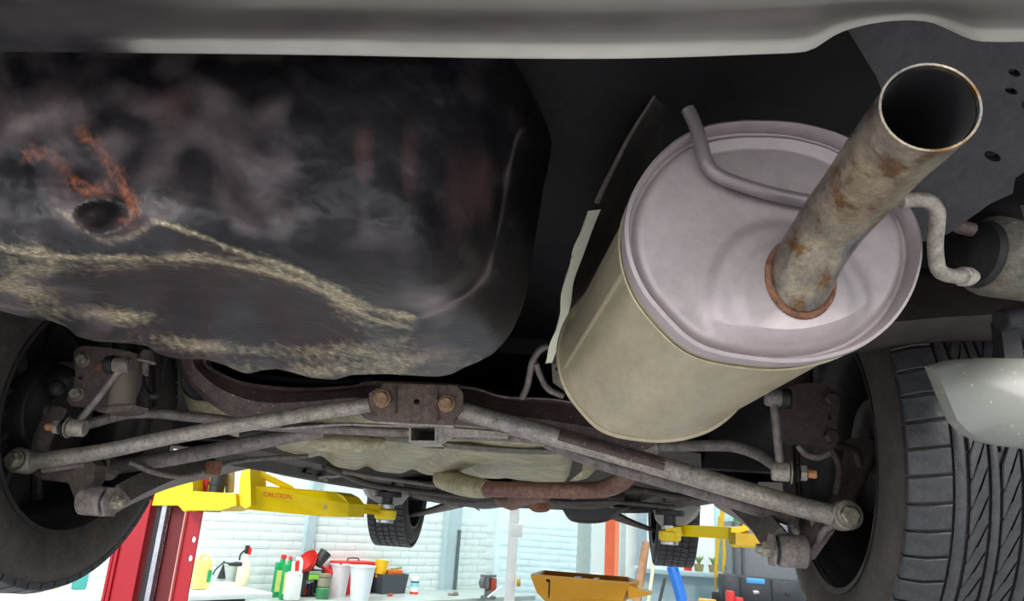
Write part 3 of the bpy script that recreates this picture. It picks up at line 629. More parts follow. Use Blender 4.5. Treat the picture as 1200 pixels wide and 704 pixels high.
M_fend = mat('pale_fender_end', '9b9b96', '8a8a85', rough=.5, scale=6)
for pts, yy in ((((422, 566), (428, 580), (440, 588), (455, 592), (466, 590), (474, 580), (478, 568), (450, 560)), 2.3), (((768, 597), (770, 608), (778, 617), (792, 619), (806, 614), (816, 606), (822, 594), (795, 590)), 2.3)):
    a = [Y(x, y_, yy) for x, y_ in pts]; part('fender_end', G().prism(a, (0, .1, 0)), M_fend, smooth=0)

# ---- crossmember
secs = [((252, 402), (200, 402)), ((240, 424), (209, 424)), ((258, 438), (224, 452)), ((285, 449), (248, 474)), ((326, 455), (283, 491)), ((365, 456), (342, 489)), ((413, 453), (413, 482)), ((440, 449), (440, 494)), ((540, 453), (540, 498)), ((592, 466), (592, 508)), ((650, 470), (650, 522)), ((710, 482), (710, 530)), ((745, 498), (745, 530)), ((768, 508), (768, 522))]
rows = []
for a, b in secs:
    A, B = Vector(a), Vector(b); L = A.lerp
    P = [Y(*L(B, .0), .14), Y(*L(B, -.06), .02), Y(*L(B, .04), .018), Y(*L(B, .10), .035), Y(*L(B, .45), .012), Y(*L(B, .85), .018), Y(*L(B, 1), .04), Y(*L(B, 1), .14)]
    rows.append(P)
rows = list(zip(*rows)); rows = [catmull(r, 6) for r in rows]
xm = part('crossmember', G().grid(rows, cv=True), M_brown, label='brown rear crossmember arching up at its left end', smooth=40)
part('rear_flange', G().tube([Y(*p, .10) for p in ((236, 408), (262, 425), (300, 440), (350, 446), (400, 448), (440, 446))], .012, 8, 6, sy=.5), M_dark, xm)
part('flange_strip', G().tube([Y(*p, .01) for p in ((536, 453), (560, 456), (592, 465), (650, 468), (690, 476))], .0045, 8, 6, sy=.5), M_linkd, xm, smooth=60)
br = part('link_bracket', plateY([(433, 461), (445, 455), (451, 449), (536, 452), (543, 461), (543, 482), (532, 491), (532, 499), (445, 494), (443, 484), (434, 477)], -.035, .007, [(488.5, 471, 3.6, 3.6)]), mat('bracket_brown', '5e4c45', '77665b', '917d66', rough=.55, metal=.2, scale=22, bump=.3, bscale=150, speck='b0a08a'), xm, 'brown pressed bracket with two rusty bolts', smooth=30)
part('bracket_rib', G().tube([Y(463, 452, -.041), Y(463, 484, -.041)], .003, 8).tube([Y(512, 454, -.041), Y(512, 492, -.041)], .003, 8), M_brown, xm)
part('bracket_lip', G().tube([Y(*p, -.035) for p in ((445, 494), (488, 497), (532, 499))], .0035, 8), M_link, xm, 'pale lower lip of the bracket')
for px, py, r in ((448, 467, .0155), (523.5, 473, .0145)):
    p = Y(px, py, -.042); part('bolt', G().lathe([(0, 0), (0, r), (.003, r), (.004, r*.95), (.004, r*.8), (.009, r*.75), (.012, r*.6), (.010, .003), (.010, 0)], p, (.0, -1, -.05), 24), M_boltr, xm, 'rusty flanged bolt', smooth=30)
g = G(); w3 = [Y(*p, -.03) for p in ((479, 499), (512, 499), (512, 518), (479, 518))]; w4 = [Y(*p, -.03) for p in ((481.5, 500.5), (509.5, 500.5), (509.5, 516), (481.5, 516))]
d_ = Vector((0, .09, 0)); g.grid([w3, w4, [p+d_ for p in w4], [p+d_ for p in w3]], cu=True, cv=True)
part('tow_loop', g, M_link, xm, 'square sheet metal loop below the bracket', smooth=0)
part('loop_shade', G().box((w4[0]+w4[2])/2+Vector((0, .088, 0)), (.045, .004, .03)), M_dark, xm)  # dark back added to paint the shade inside the loop
part('loop_tail', G().prism([Y(*p, -.028) for p in ((512, 500), (596, 508), (594, 512), (530, 510), (516, 519), (512, 519))], (0, .02, 0)), M_link, xm, smooth=0)
part('lower_flange', G().tube([Y(*p, .06) for p in ((330, 502), (400, 497), (440, 498), (520, 501), (596, 508), (650, 520), (700, 533))], .006, 8, 6, sy=.5), M_link, xm, smooth=60)

# ---- links
def link(name, pts, r, m, label, ends, boltm=M_bolt):
    l = part(name, G().tube([Y(*p) for p in pts], r, 16, 5), m, label=label, smooth=60)
    for (px, py, y, er, el, bolt) in ends:
        c_ = Y(px, py, y); e_ = part('eye', G().lathe([(-el/2, er*.5), (-el/2, er*.92), (-el/2+.002, er), (el/2-.002, er), (el/2, er*.92), (el/2, er*.5)], c_, (0, -1, .05), 24, closed=True), m, l, smooth=40)
        part('bushing', G().lathe([(-el/2+.001, 0), (-el/2-.002, er*.8), (el/2+.002, er*.8), (el/2+.003, er*.35), (el/2+.003, 0)], c_, (0, -1, .05), 20), M_rubber, l, smooth=40)
        if bolt: part('bolt', G().lathe([(el/2, 0), (el/2, bolt*1.3), (el/2+.003, bolt*1.3), (el/2+.004, bolt)], c_, (0, -1, .05), 24).hexn(c_+Vector((0, -el/2-.003, 0)), (0, -1, .05), bolt*1.05, .010), boltm, l, smooth=30)
link('lateral_link', [(40, 540, -.055), (120, 529, -.05), (200, 512, -.045), (328, 490, -.03), (434, 474, -.02)], [.0145, .0135, .013, .013, .013], M_link, 'left rear lateral link, straight weathered tube crossing to the centre bracket', [(27, 540, -.055, .021, .036, .0125), (447, 468, -.015, .016, .04, 0)])
link('lateral_link', [(540, 481, -.02), (600, 498, -.025), (700, 525, -.03), (834, 564, -.04), (923, 590, -.05), (975, 603, -.055)], [.0155, .016, .0165, .0165, .016, .016], M_link, 'right rear lateral link, straight weathered tube with a brown worn patch', [(990, 604, -.055, .022, .036, .0135), (526, 474, -.015, .016, .04, 0)])
link('lateral_link', [(128, 548, .10), (200, 537, .10), (285, 521, .10), (349, 509, .10), (380, 503, .10)], .0145, M_linkd, 'left front lateral link running behind the rear one', [(122, 548, .10, .022, .04, 0)])
link('lateral_link', [(640, 517, .10), (700, 541, .10), (800, 570, .10), (870, 591, .10), (930, 609, .10), (940, 613, .10)], .0125, M_linkd, 'right front lateral link showing under the rear one', [(944, 615, .10, .022, .04, 0)])
rl = [o for o in CAR.children if o.name.startswith('lateral_link')][1]
pa, pb = Y(655, 513, -.0275), Y(778, 548, -.035)
part('worn_paint', G().lathe([(0, .0172), (.01, .0174), ((pb-pa).length-.012, .0173), ((pb-pa).length, .0169)], pa, pb-pa, 14, -.95, .35), M_brown, rl, 'dark brown worn patch', smooth=60)
part('adjuster', G().tube([Y(*p) for p in ((283, 512, .12), (318, 506, .12), (322, 505, .12), (350, 498, .13))], [.012, .012, .009, .008], 10, 2), M_linkd, label='threaded adjuster clip behind the left links', smooth=50)

# ---- knuckles, struts, stabiliser
MK = mat('knuckle_iron', '625652', '74675f', '6b4332', rough=.65, metal=.15, scale=22, bump=.4, spot=.6)
MKr = mat('knuckle_iron_dark', '3d332f', '4f423a', '5f3f33', rough=.65, scale=20, bump=.4, spot=.58)
def knuckle(outline, y, hole, bolts, strut, lower, m, lab):
    k = part('knuckle_plate', plateY(outline, y, .012, [hole]), m, label=lab, smooth=30)
    for px, py, r in bolts:
        p = Y(px, py, y-.006); part('bolt', G().lathe([(0, 0), (0, r*1.35), (.003, r*1.3), (.003, r)], p, (0, -1, 0), 20).hexn(p+Vector((0, -.002, 0)), (.12, -1, 0), r*1.05, .012), M_bolt if m is MK else m, k, smooth=30)
    part('strut', G().tube([Y(*p) for p in strut], [.024, .026, .026, .03], 20, 4), m if m is MKr else M_dark, k, smooth=60)
    part('knuckle_casting', G().tube([Y(*p) for p in lower], [.03, .022, .02, .018, .016], 12, 4, sy=.6), m, k, smooth=60)
    return k
KL = [(89, 414), (93, 408), (100, 406), (126, 408), (153, 412), (162, 418), (165, 432), (164, 450), (158, 465), (153, 475), (128, 479), (106, 478), (86, 476), (81, 470), (82, 463), (89, 452), (91, 437), (89, 423)]
kl = knuckle(KL, -.045, (97, 442.5, 3, 3), [(98.5, 422, .0095), (91, 462, .0095)], [(145, 470, -.01), (147, 440, -.01), (150, 400, .0), (155, 330, .04)], [(60, 480, .02), (45, 520, .0), (48, 545, .0), (70, 552, .0), (100, 556, 0)], MK, 'left knuckle plate with two bolts and a rusty smear')
part('clamp_body', G().tube([Y(143, 474, -.055), Y(146, 440, -.055), Y(148, 418, -.05)], .022, 18, 4), mat('clamp_beige', '645a50', '756a5c', rough=.6, scale=15), kl)
part('spring_seat', G().lathe([(0, .02), (0, .034), (.006, .036), (.008, .034)], Y(150, 398, -.02), (0, .1, 1), 24), M_plate, kl)
part('lower_plate', G().prism([Y(*p, -.055) for p in ((98, 478), (128, 476), (156, 474), (150, 481), (122, 484))], (0, .05, .0)), MK, kl, smooth=0)
KRp = [(909, 484), (920, 476), (924, 453), (948, 449), (970, 453), (980, 460), (983, 473), (980, 488), (980, 505), (983, 515), (974, 526), (948, 521), (926, 518), (912, 517)]
kr = knuckle(KRp, -.045, (970, 490, 3, 3), [(972, 468, .0105), (972, 512, .0105)], [(936, 520, 0), (936, 490, 0), (934, 460, .0), (930, 380, .04)], [(1010, 520, .04), (1000, 560, .02), (985, 590, .0), (960, 610, 0), (940, 640, 0)], MKr, 'right knuckle plate, dark brown with two bolts')
part('spring_seat', G().tube([Y(*p, -.03) for p in ((935, 522), (944, 532), (958, 536), (972, 531))], .005, 8), M_plate, kr, smooth=60)
part('knuckle_rib', G().tube([Y(*p) for p in ((975, 526, -.02), (984, 548, -.02), (980, 580, -.02))], .006, 8).tube([Y(*p) for p in ((978, 522, -.02), (1002, 528, 0), (1010, 560, .02))], .006, 8), MKr, kr, smooth=60)
# caliper lump inside each rim
part('brake_cylinder', G().tube([Y(*p) for p in ((52, 452, .02), (70, 446, .0), (88, 450, .0))], [.02, .03, .02], 12, 4).cyl(Y(66, 455, -.03), Y(68, 455, .02), .014), M_rim, smooth=50)
0 and part('brake_cylinder', G().tube([Y(*p) for p in ((985, 500, .02), (1000, 505, .0), (1015, 500, .0))], [.02, .026, .02], 12, 4), M_rim, smooth=50)
def lower_fork(pts, y, m): return part('link_fork', G().prism([Y(*p, y) for p in pts], (0, .03, 0)), m, smooth=0)
lower_fork([(45, 547), (70, 544), (98, 541), (106, 538), (112, 545), (110, 562), (101, 578), (101, 596), (90, 592), (81, 567), (66, 556), (48, 557)], -.01, MK)
part('fork_rib', G().tube([Y(*p) for p in ((50, 550, -.03), (80, 546, -.02), (104, 546, .0), (106, 565, -.0), (98, 590, -.01))], .007, 8), M_plate, smooth=60)
lower_fork([(970, 612), (985, 616), (978, 622), (962, 645), (955, 655), (942, 658), (940, 648), (952, 632), (950, 600), (962, 602)], -.01, M_plate)
part('fork_rib', G().tube([Y(*p) for p in ((982, 612, -.03), (966, 622, -.02), (955, 642, .0), (946, 654, -.0))], .007, 8), M_plate, smooth=60)
def stab(s, up, low, rodr, nut):
    # up/low: (px,py,y); joints lie along x, nut side pointing outwards
    k = part('stabiliser_link', G().tube([Y(*up), Y(*low)], rodr, 12), M_plate, label='stabiliser drop link at the %s wheel' % ('left' if s < 0 else 'right'), smooth=60)
    l_ = Y(*low)+Vector((0, 0, -.012)); d = Vector((s, -.15, -.03)).normalized()
    part('ball_cup', G().lathe([(-.013, 0), (-.013, .012), (-.010, .0145), (.012, .0145), (.014, .0125), (.014, 0)], l_, d, 24), M_pale, k, 'pale ball joint cup', smooth=40)
    part('boot', G().lathe([(.014, .0135), (.017, .0145), (.019, .012), (.021, .0145), (.023, .012), (.025, .0135), (.028, .010), (.028, 0)], l_, d, 20), M_rubber, k, smooth=60)
    part('washer', G().lathe([(.0145, 0), (.0145, .0175), (.0165, .0175), (.0165, 0)], l_, d, 24), M_bolt, k, smooth=30)
    part('nut', G().hexn(l_+d*.029, d, .0125, .010), M_pale, k, 'pale flange nut', smooth=30)
    part('stud', G().cyl(l_+d*.038, l_+d*.052, .0065, 12), M_orange, k, 'orange stud end', smooth=40)
    u_ = Y(*up)+Vector((0, 0, .008))
    part('ball_cup', G().lathe([(-.014, 0), (-.014, .010), (-.010, .0135), (.010, .0135), (.012, .0125), (.012, 0)], u_, d, 24), M_plate, k, smooth=40)
    part('boot', G().lathe([(.012, .0145), (.016, .0165), (.019, .015), (.022, .0165), (.026, .014), (.026, 0)], u_, d, 20), M_rubber, k, smooth=60)
stab(-1, (141, 433, -.08), (93, 493, -.08), .0058, 1)
stab(1, (907, 472, -.08), (914, 543, -.08), .0066, 1)
part('stabiliser_bar', G().tube([Y(*p) for p in ((96, 499, -.04), (120, 492, -.02), (149, 485, .0), (181, 484, .03), (213, 487, .05), (260, 492, .06), (300, 498, .07), (450, 505, .09), (600, 512, .09), (700, 519, .08), (748, 522, .06), (840, 522, .04), (864, 524, .03), (890, 533, .0), (910, 546, -.04))], .0098, 14, 5), M_linkd, label='stabiliser bar bending down at both ends', smooth=60)
part('bar_bracket', G().prism([Y(*p, .04) for p in ((724, 522), (746, 514), (768, 515), (772, 530), (764, 535), (738, 535))], (0, .04, 0)), M_link, smooth=0)
# rust smear on left knuckle is a thin spacer tab
part('rusty_tab', G().box(Y(117, 430, -.054), (.018, .006, .016), None, .002), M_rust, kl, 'rusty spacer tab')
part('brake_hose', G().tube([Y(*p) for p in ((166, 395, -.02), (167, 420, -.03), (167, 445, -.03), (172, 460, -.03), (181, 464, -.03), (189, 454, -.02), (193, 430, -.01), (195, 400, .0))], .0052, 10), M_rubber, label='black brake hose looping beside the left knuckle', smooth=60)
part('hose_fitting', G().lathe([(-.003, 0), (-.003, .018), (.0, .02), (.003, .016), (.02, .008), (.02, 0)], Y(170, 423, -.035), (.1, 0, 1), 16).cyl(Y(168, 440, -.03), Y(169, 425, -.03), .0085, 12), M_plate)

# ---- trailing arms
def trailing(s, cpx, yb, armpts, rad, lab):
    c_ = Y(*cpx, yb); d = Vector((-s, 0, 0))      # bolt points to the car's middle
    a = part('trailing_arm', G().tube([Y(*p) for p in armpts], rad, 4, 4, sy=1), M_linkd, label=lab, smooth=30)
    part('bushing', G().lathe([(-.03, 0), (-.03, .021), (-.027, .0245), (.012, .0245), (.014, .022), (.014, 0)], c_, d, 28), M_plate, a, 'dusty cylindrical bushing', smooth=40)
    part('rubber_ring', G().lathe([(.013, .0), (.013, .0215), (.02, .0205), (.02, 0)], c_, d, 24), M_rubber, a, smooth=40)
    part('washer', G().hexn(c_+d*.02, d, .027, .006), M_plate, a, smooth=20)
    part('nut', G().hexn(c_+d*.026, d, .0125, .012).cyl(c_+d*.036, c_+d*.046, .0075, 12), M_bolt, a, smooth=30)
    return a
trailing(-1, (116, 587), -.03, [(135, 585, .0), (160, 572, .12), (200, 556, .3), (245, 545, .5), (300, 535, .75)], [.026, .028, .03, .032, .03], 'left trailing arm with its bushing and large washer')
trailing(1, (922, 645), -.03, [(915, 640, .0), (900, 620, .12), (884, 604, .26), (868, 592, .42), (840, 580, .62)], [.03, .03, .034, .036, .03], 'right trailing arm with its bushing and large washer')
part('brake_cable', G().tube([Y(*p) for p in ((150, 541, .05), (180, 553, .1), (215, 558, .2), (245, 550, .3), (275, 541, .4), (320, 536, .5), (360, 534, .6))], .0055, 8), M_linkd, label='grey brake cable sagging along the left arm', smooth=60)
part('cable_clamp', G().box(Y(250, 548, .29), (.03, .02, .03), None, .004), M_rust)
part('cable_bracket', G().tube([Y(*p) for p in ((840, 575, .3), (850, 588, .28), (870, 594, .25), (905, 596, .2))], .007, 8), M_plate, smooth=60)

# ---- fuel tank with skewed ribs
rows = []
for j in range(40):
    v = j/39; y = .12+1.0*v; r_ = []
    xl, xr = -.56+.04*v, .245-.03*v
    for i in range(90):
        u = i/89; x = xl+(xr-xl)*u
        e = min(u/.07, (1-u)/.05, 1); ev = min(v/.10, (1-v)/.04, 1)
        z = .0+.06*(1-math.sqrt(max(0, 1-(1-e)**2)))+.045*(1-math.sqrt(max(0, 1-(1-ev)**2)))
        ph = (x*1.0+(y-.2)*.35+.5)/.15; fr_ = ph-math.floor(ph); rb = math.exp(-((fr_-.5)/.16)**2)
        z += .022*rb*min(1, e)*ev*(1 if x < -.02 else .25)+.004*mnoise.noise(Vector((x*9, y*6, 2)))-.02*v
        r_.append(Vector((x, y, z+.005)))
    rows.append(r_)
lowz = -.0
tank = part('fuel_tank', G().grid(rows), M_tank, label='dusty green grey fuel tank shield with slanting pressed ribs', smooth=60)
part('tank_strap', G().tube([Y(*p) for p in ((355, 500, .22), (420, 508, .21), (480, 515, .20), (560, 524, .20), (640, 528, .21), (668, 524, .22))], .016, 8, 5, sy=.5), mat('tank_edge_grey', '5d5a52', '6f6a5d', '7d5a40', rough=.6, scale=14, bump=.4), smooth=60)
part('pipe_shroud', G().tube([Y(*p) for p in ((345, 504, .14), (372, 516, .16), (420, 520, .18), (450, 519, .2))], [.01, .02, .02, .012], 10, 5), M_tank, smooth=60)
# ---- exhaust run
ex = part('exhaust_pipe', G().tube([Y(*p) for p in ((748, 505, .2), (744, 525, .28), (738, 548, .38), (730, 561, .43), (716, 570, .47), (695, 574, .50), (640, 574, .52), (580, 573, .55), (560, 571, .62), (545, 566, .75))], [.024, .024, .023, .022, .021, .0185, .0185, .0185, .02, .02], 20, 6), M_rustpipe, label='rust pink exhaust pipe bending up at the right', smooth=60)
part('flexible_joint', G().tube([Y(*p) for p in ((520, 560, 1.0), (540, 567, .75), (558, 571, .62), (572, 573, .56))], [.034, .030, .026, .021], 20, 5), M_tank, ex)
part('exhaust_pipe_front', G().tube([Y(*p) for p in ((586, 585, 1.6), (600, 588, 1.5), (612, 583, 1.4), (640, 580, 1.2))], [.022, .030, .030, .02], 16, 5), M_rustpipe, label='rusty forward exhaust section', smooth=60)
part('shield_flap', G().prism([Y(*p, .3) for p in ((684, 540), (705, 541), (716, 546), (700, 548), (688, 560), (676, 563), (668, 563), (682, 552))], (0, .01, .0)), M_tank, smooth=0)
# ---- engine and gearbox seen low at the front
ML = mat('gearbox_grime', '3a3733', '57514a', '8b8272', rough=.6, metal=.2, scale=18, bump=.6, bscale=80, spot=.62)
def lump(name, pts, y0, y1, m, label=None, seed=0):
    rnd = random.Random(seed); P = [Y(*p, y0) for p in pts]; c_ = sum(P, Vector())/len(P)
    rows = []
    for k, (sc, f) in enumerate(((.75, 0), (1, .06), (1.02, .4), (.95, .8), (.8, 1))):
        rows.append([c_+(p-c_)*sc*(1+.05*rnd.uniform(-1, 1))+Vector((0, (y1-y0)*f, 0)) for p in P])
    rows = [catmull(list(r)+[r[0]], 3)[:-1] for r in rows]; g = G().grid(rows, cu=True)
    n = len(rows[0]); b = len(g.v)-n; g.f.append(tuple(range(b, b+n))); b = 0; g.f.append(tuple(range(n-1, -1, -1)))
    return part(name, g, m, label=label, smooth=35)
lump('gearbox', [(470, 560), (520, 560), (560, 566), (600, 570), (600, 588), (570, 592), (545, 593), (520, 590), (490, 584), (472, 578)], 1.9, 2.7, ML, None, 1)
lump('oil_pan', [(600, 560), (660, 566), (720, 570), (735, 585), (700, 596), (660, 594), (620, 590), (600, 586)], 1.9, 2.8, ML, None, 2)
lump('engine_mount', [(620, 578), (636, 572), (650, 580), (646, 592), (640, 599), (626, 599), (618, 592)], 1.7, 1.85, M_rust, 'rusty engine mount block', 3)
lump('splash_shield', [(655, 585), (700, 590), (738, 592), (728, 602), (712, 611), (690, 613), (670, 610), (662, 600)], 2.2, 2.7, M_blk, 'black splash shield hanging under the engine', 4)
lump('front_subframe', [(470, 572), (560, 574), (640, 582), (740, 588), (820, 580), (800, 597), (740, 601), (640, 595), (560, 592), (480, 584)], 2.45, 2.9, M_dark, None, 5)
lump('radiator_support', [(300, 530), (600, 545), (860, 560), (856, 582), (600, 588), (440, 575), (300, 548)], 3.0, 3.2, M_dark, None, 6)
g = G()
for k, P in enumerate((((380, 546, .9), (430, 566, 1.2), (480, 574, 1.5), (560, 583, 1.8)), ((400, 552, 1), (450, 560, 1.2), (520, 570, 1.5)), ((600, 580, 1.4), (660, 588, 1.5), (720, 588, 1.5), (790, 594, 1.6)), ((740, 572, .9), (790, 580, 1.0), (830, 584, 1.1)))):
    part('brake_line', G().tube([Y(*p) for p in P], (.010, .007, .008, .008)[k], 8), (ML, M_linkd, ML, M_floorpan)[k], smooth=60)

rc = random.Random(5)
for k, (px, py, y, w_, h_, m_, rot_) in enumerate(((352, 553, 1.0, .07, .03, ML, .2), (390, 558, 1.15, .09, .03, M_linkd, -.2), (418, 562, 1.3, .06, .03, M_tank, .4), (452, 568, 1.5, .08, .035, ML, .1), (505, 575, 1.7, .10, .03, M_dark, -.15), (532, 590, 2.3, .10, .03, M_tank, .1), (553, 592, 2.35, .07, .03, M_linkd, .5), (678, 580, 1.6, .08, .03, M_linkd, -.3), (706, 590, 2.1, .09, .03, M_tank, .3), (770, 590, 1.7, .09, .03, M_linkd, -.1), (812, 584, 1.3, .07, .025, ML, .2))):
    c_ = Y(px, py, y); R_ = Matrix.Rotation(rot_, 3, 'Y') @ Matrix.Rotation(rc.uniform(-.5, .5), 3, 'Z')
    part('floor_clutter', G().box(c_, (w_, .06, .006), R_, .002).box(c_+R_ @ Vector((w_*.35, 0, h_*.4)), (.006, .05, h_), R_, .002).cyl(c_+R_ @ Vector((-w_*.25, 0, -.001)), c_+R_ @ Vector((-w_*.25, 0, -.012)), .010, 10), m_, smooth=30)  # added clutter, its pale pieces coloured in for highlights

# ================================================================ LIFT
def lift_post(s, lab):
    X0 = s*1.30; t = thing('lift_post', lab, 'car lift', (X0, 1.55, FLOOR), 'posts of the car lift')
    yb, yf = 1.72, 1.42; z0, z1 = FLOOR+.02, 1.9; L = z1-z0; zc = (z0+z1)/2
    sx = lambda a: s*(1.137+(a-1.075)*.69)
    g = G().box((sx(1.50), 1.57, zc), (.010, .34, L)).box((sx(1.425), yf-.01, zc), (.10, .012, L), None, .003).box((sx(1.352), yf+.008, zc), (.012, .05, L), None, .003).box((sx(1.45), yb, zc), (.07, .010, L))
    g.box((sx(1.47), yf-.02, zc), (.006, .01, L), None, .002)
    obj('column', g, M_red, t, smooth=0)
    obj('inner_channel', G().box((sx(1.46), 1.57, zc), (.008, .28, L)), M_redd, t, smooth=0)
    za, zb_ = Y(228, 632, 1.44).z, Y(225, 654, 1.44).z
    hs = [ell(.012, zz+k*.45, .009, .011) for k in range(-1, 4) for zz in (za, zb_)]
    fl = holed([(-.028, z0), (.028, z0), (.028, z1), (-.028, z1)], hs, (sx(1.115), yf+.02, 0), (1, 0, 0), (0, 0, 1), .008)
    obj('hole_strip', fl, M_red, t, 'red strip with a row of round holes', smooth=0)
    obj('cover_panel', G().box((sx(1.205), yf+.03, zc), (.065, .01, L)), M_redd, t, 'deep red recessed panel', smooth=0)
    obj('guide_rail', G().box((sx(1.275), yf+.01, zc), (.02, .03, L), None, .004), M_chrome, t, 'bright steel guide rail', smooth=0)
    obj('gap_shade', G().box((sx(1.315), yf+.02, zc), (.016, .02, L)), M_blk, t, 'black strip added for the dark gap beside the rail', smooth=0)  # black strip stands in for the shade in the gap
    obj('edge_highlight', G().box((sx(1.158), yf+.012, zc), (.005, .02, L), None, .0015), mat('pink_highlight', 'e59a97', rough=.4), t, 'pale strip added as the highlight of the fold', smooth=0)  # pale colour paints in the highlight along the folded edge
    obj('base_plate', G().box((X0, 1.57, FLOOR+.01), (.5, .5, .02)), M_redd, t, smooth=0)
    return t
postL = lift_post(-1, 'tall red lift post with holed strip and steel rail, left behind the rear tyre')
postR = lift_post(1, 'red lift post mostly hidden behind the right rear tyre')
# left arm
def q3(px, py, y): return Y(px, py, y)
la = obj('lift_arm', G().prism([Y(*p) for p in ((290, 568, 1.38), (345, 572, 1.52), (392, 576, 1.66), (402, 581, 1.68), (409, 590, 1.70), (408, 605, 1.70), (379, 605, 1.62), (290, 597, 1.38))], (.03, .12, 0)), M_yel, postL, 'yellow lift arm reaching to the left sill', smooth=0)
yA, yB = 1.36, 1.52
def slabpoly(pts, y, th, bev=0): return G().prism([Y(*p, y) for p in pts], (0, th, 0))
obj('carriage', slabpoly([(178, 592), (186, 562), (210, 556), (212, 560), (210, 592)], 1.39, .12), M_yel, la, smooth=0)
obj('carriage_plate', slabpoly([(213, 556), (222, 554), (226, 560), (226, 597), (215, 599), (207, 590)], 1.36, .16), M_yel, la, smooth=0)
obj('pivot_plate', slabpoly([(222, 575), (276, 578), (277, 592), (258, 598), (226, 598)], 1.34, .18), M_yel, la, smooth=0)
pv = Y(251, 590, 1.40)
obj('pivot_pin', G().cyl(pv+Vector((0, 0, -.03)), pv+Vector((0, 0, .035)), .030, 24), M_chrome, la, smooth=40)
obj('pin_head', G().cyl(pv+Vector((0, 0, .035)), pv+Vector((0, 0, .12)), .027, 24).cyl(pv+Vector((0, 0, .065)), pv+Vector((0, 0, .075)), .032, 24), M_blk, la, smooth=40)
obj('lock_rod', G().cyl(Y(269, 577, 1.45), Y(270, 548, 1.45), .016, 14), mat('beige_rod', 'a39985', 'b8ae99', rough=.5), la, 'beige lock rod')
obj('end_plate', slabpoly([(281, 560), (285, 547), (293, 547), (294, 592), (288, 596), (279, 590)], 1.36, .14), M_yel, la, smooth=0)
obj('brace', G().tube([Y(290, 548, 1.42), Y(342, 573, 1.55)], .012, 8), M_yel, la)
obj('extension_beam', G().prism([Y(*p) for p in ((404, 588, 1.70), (439, 591, 1.92), (441, 596, 1.94), (452, 597, 2.0), (452, 604, 2.0), (404, 600, 1.70))], (.02, .07, 0)), M_yel, la, smooth=0)
obj('beam_bolt', G().cyl(Y(381, 594, 1.60), Y(381, 594, 1.57), .008, 12), M_bolt, la)
def pad(px, py, y, parent, ztop):
    c_ = Y(px, py, y)
    obj('pad_socket', G().cyl(c_+Vector((0, 0, -.03)), c_+Vector((0, 0, .012)), .046, 24), M_yel, parent, smooth=40)
    obj('pad_collar', G().cyl(c_+Vector((0, 0, .012)), c_+Vector((0, 0, .035)), .034, 24), M_chrome, parent, smooth=40); obj('lock_ring', G().cyl(c_+Vector((0, 0, -.045)), c_+Vector((0, 0, -.03)), .036, 24), M_chrome, parent, smooth=40)
    obj('pad_screw', G().cyl(c_+Vector((0, 0, .03)), Vector((c_.x, c_.y, ztop-.02)), .026, 20), M_blk, parent, smooth=40)
    obj('pad_rubber', G().cyl(Vector((c_.x, c_.y, ztop-.022)), Vector((c_.x, c_.y, ztop)), .062, 28), M_blk, parent, smooth=40)
pad(452, 600, 2.0, la, -.049)
# writing on the arm
tc = D.curves.new('t', 'FONT'); tc.body = 'CAUTION'; tc.size = .026; tc.extrude = .0006; tc.align_x = 'CENTER'; tc.align_y = 'CENTER'
to = D.objects.new('t', tc); C.objects.link(to); tm = D.meshes.new_from_object(to); D.objects.remove(to)
a0 = Y(308, 579, 1.425); a1 = Y(341, 582.5, 1.505); ux = (a1-a0).normalized(); nz_ = Vector((ux.y, -ux.x, 0)).normalized(); uy = nz_.cross(ux); mid = (a0+a1)/2+nz_*.004
kx = (a1-a0).length/(max(v.co.x for v in tm.vertices)-min(v.co.x for v in tm.vertices))
g = G().add([mid+ux*v.co.x*kx+uy*v.co.y*kx*.9+nz_*v.co.z for v in tm.vertices], [tuple(p.vertices) for p in tm.polygons])
obj('caution_lettering', g, mat('red_print', 'd2401e', rough=.5, bump=0), la, 'red lettering reading CAUTION', smooth=0)
# right arm
ra = obj('lift_arm', G().prism([Y(*p) for p in ((798, 615, 2.0), (863, 617, 1.75), (877, 618, 1.68), (877, 625, 1.68), (863, 632, 1.75), (798, 628, 2.0))], (-.02, .09, 0)), M_yel, postR, 'yellow lift arm at the right sill', smooth=0)
obj('end_plate', slabpoly([(857, 618), (870, 616), (874, 606), (878, 606), (878, 621), (866, 624), (864, 636), (895, 639), (895, 642), (860, 641), (856, 632)], 1.66, .06), M_yel, ra, smooth=0)
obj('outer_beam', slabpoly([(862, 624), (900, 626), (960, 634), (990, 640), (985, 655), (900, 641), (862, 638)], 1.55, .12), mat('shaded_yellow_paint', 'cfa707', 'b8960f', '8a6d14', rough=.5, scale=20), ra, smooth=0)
obj('extension_beam', slabpoly([(780, 619), (798, 617), (800, 628), (782, 630)], 1.96, .06), M_yel, ra, smooth=0)
pad(785, 625, 2.0, ra, -.049)

exec_background = True
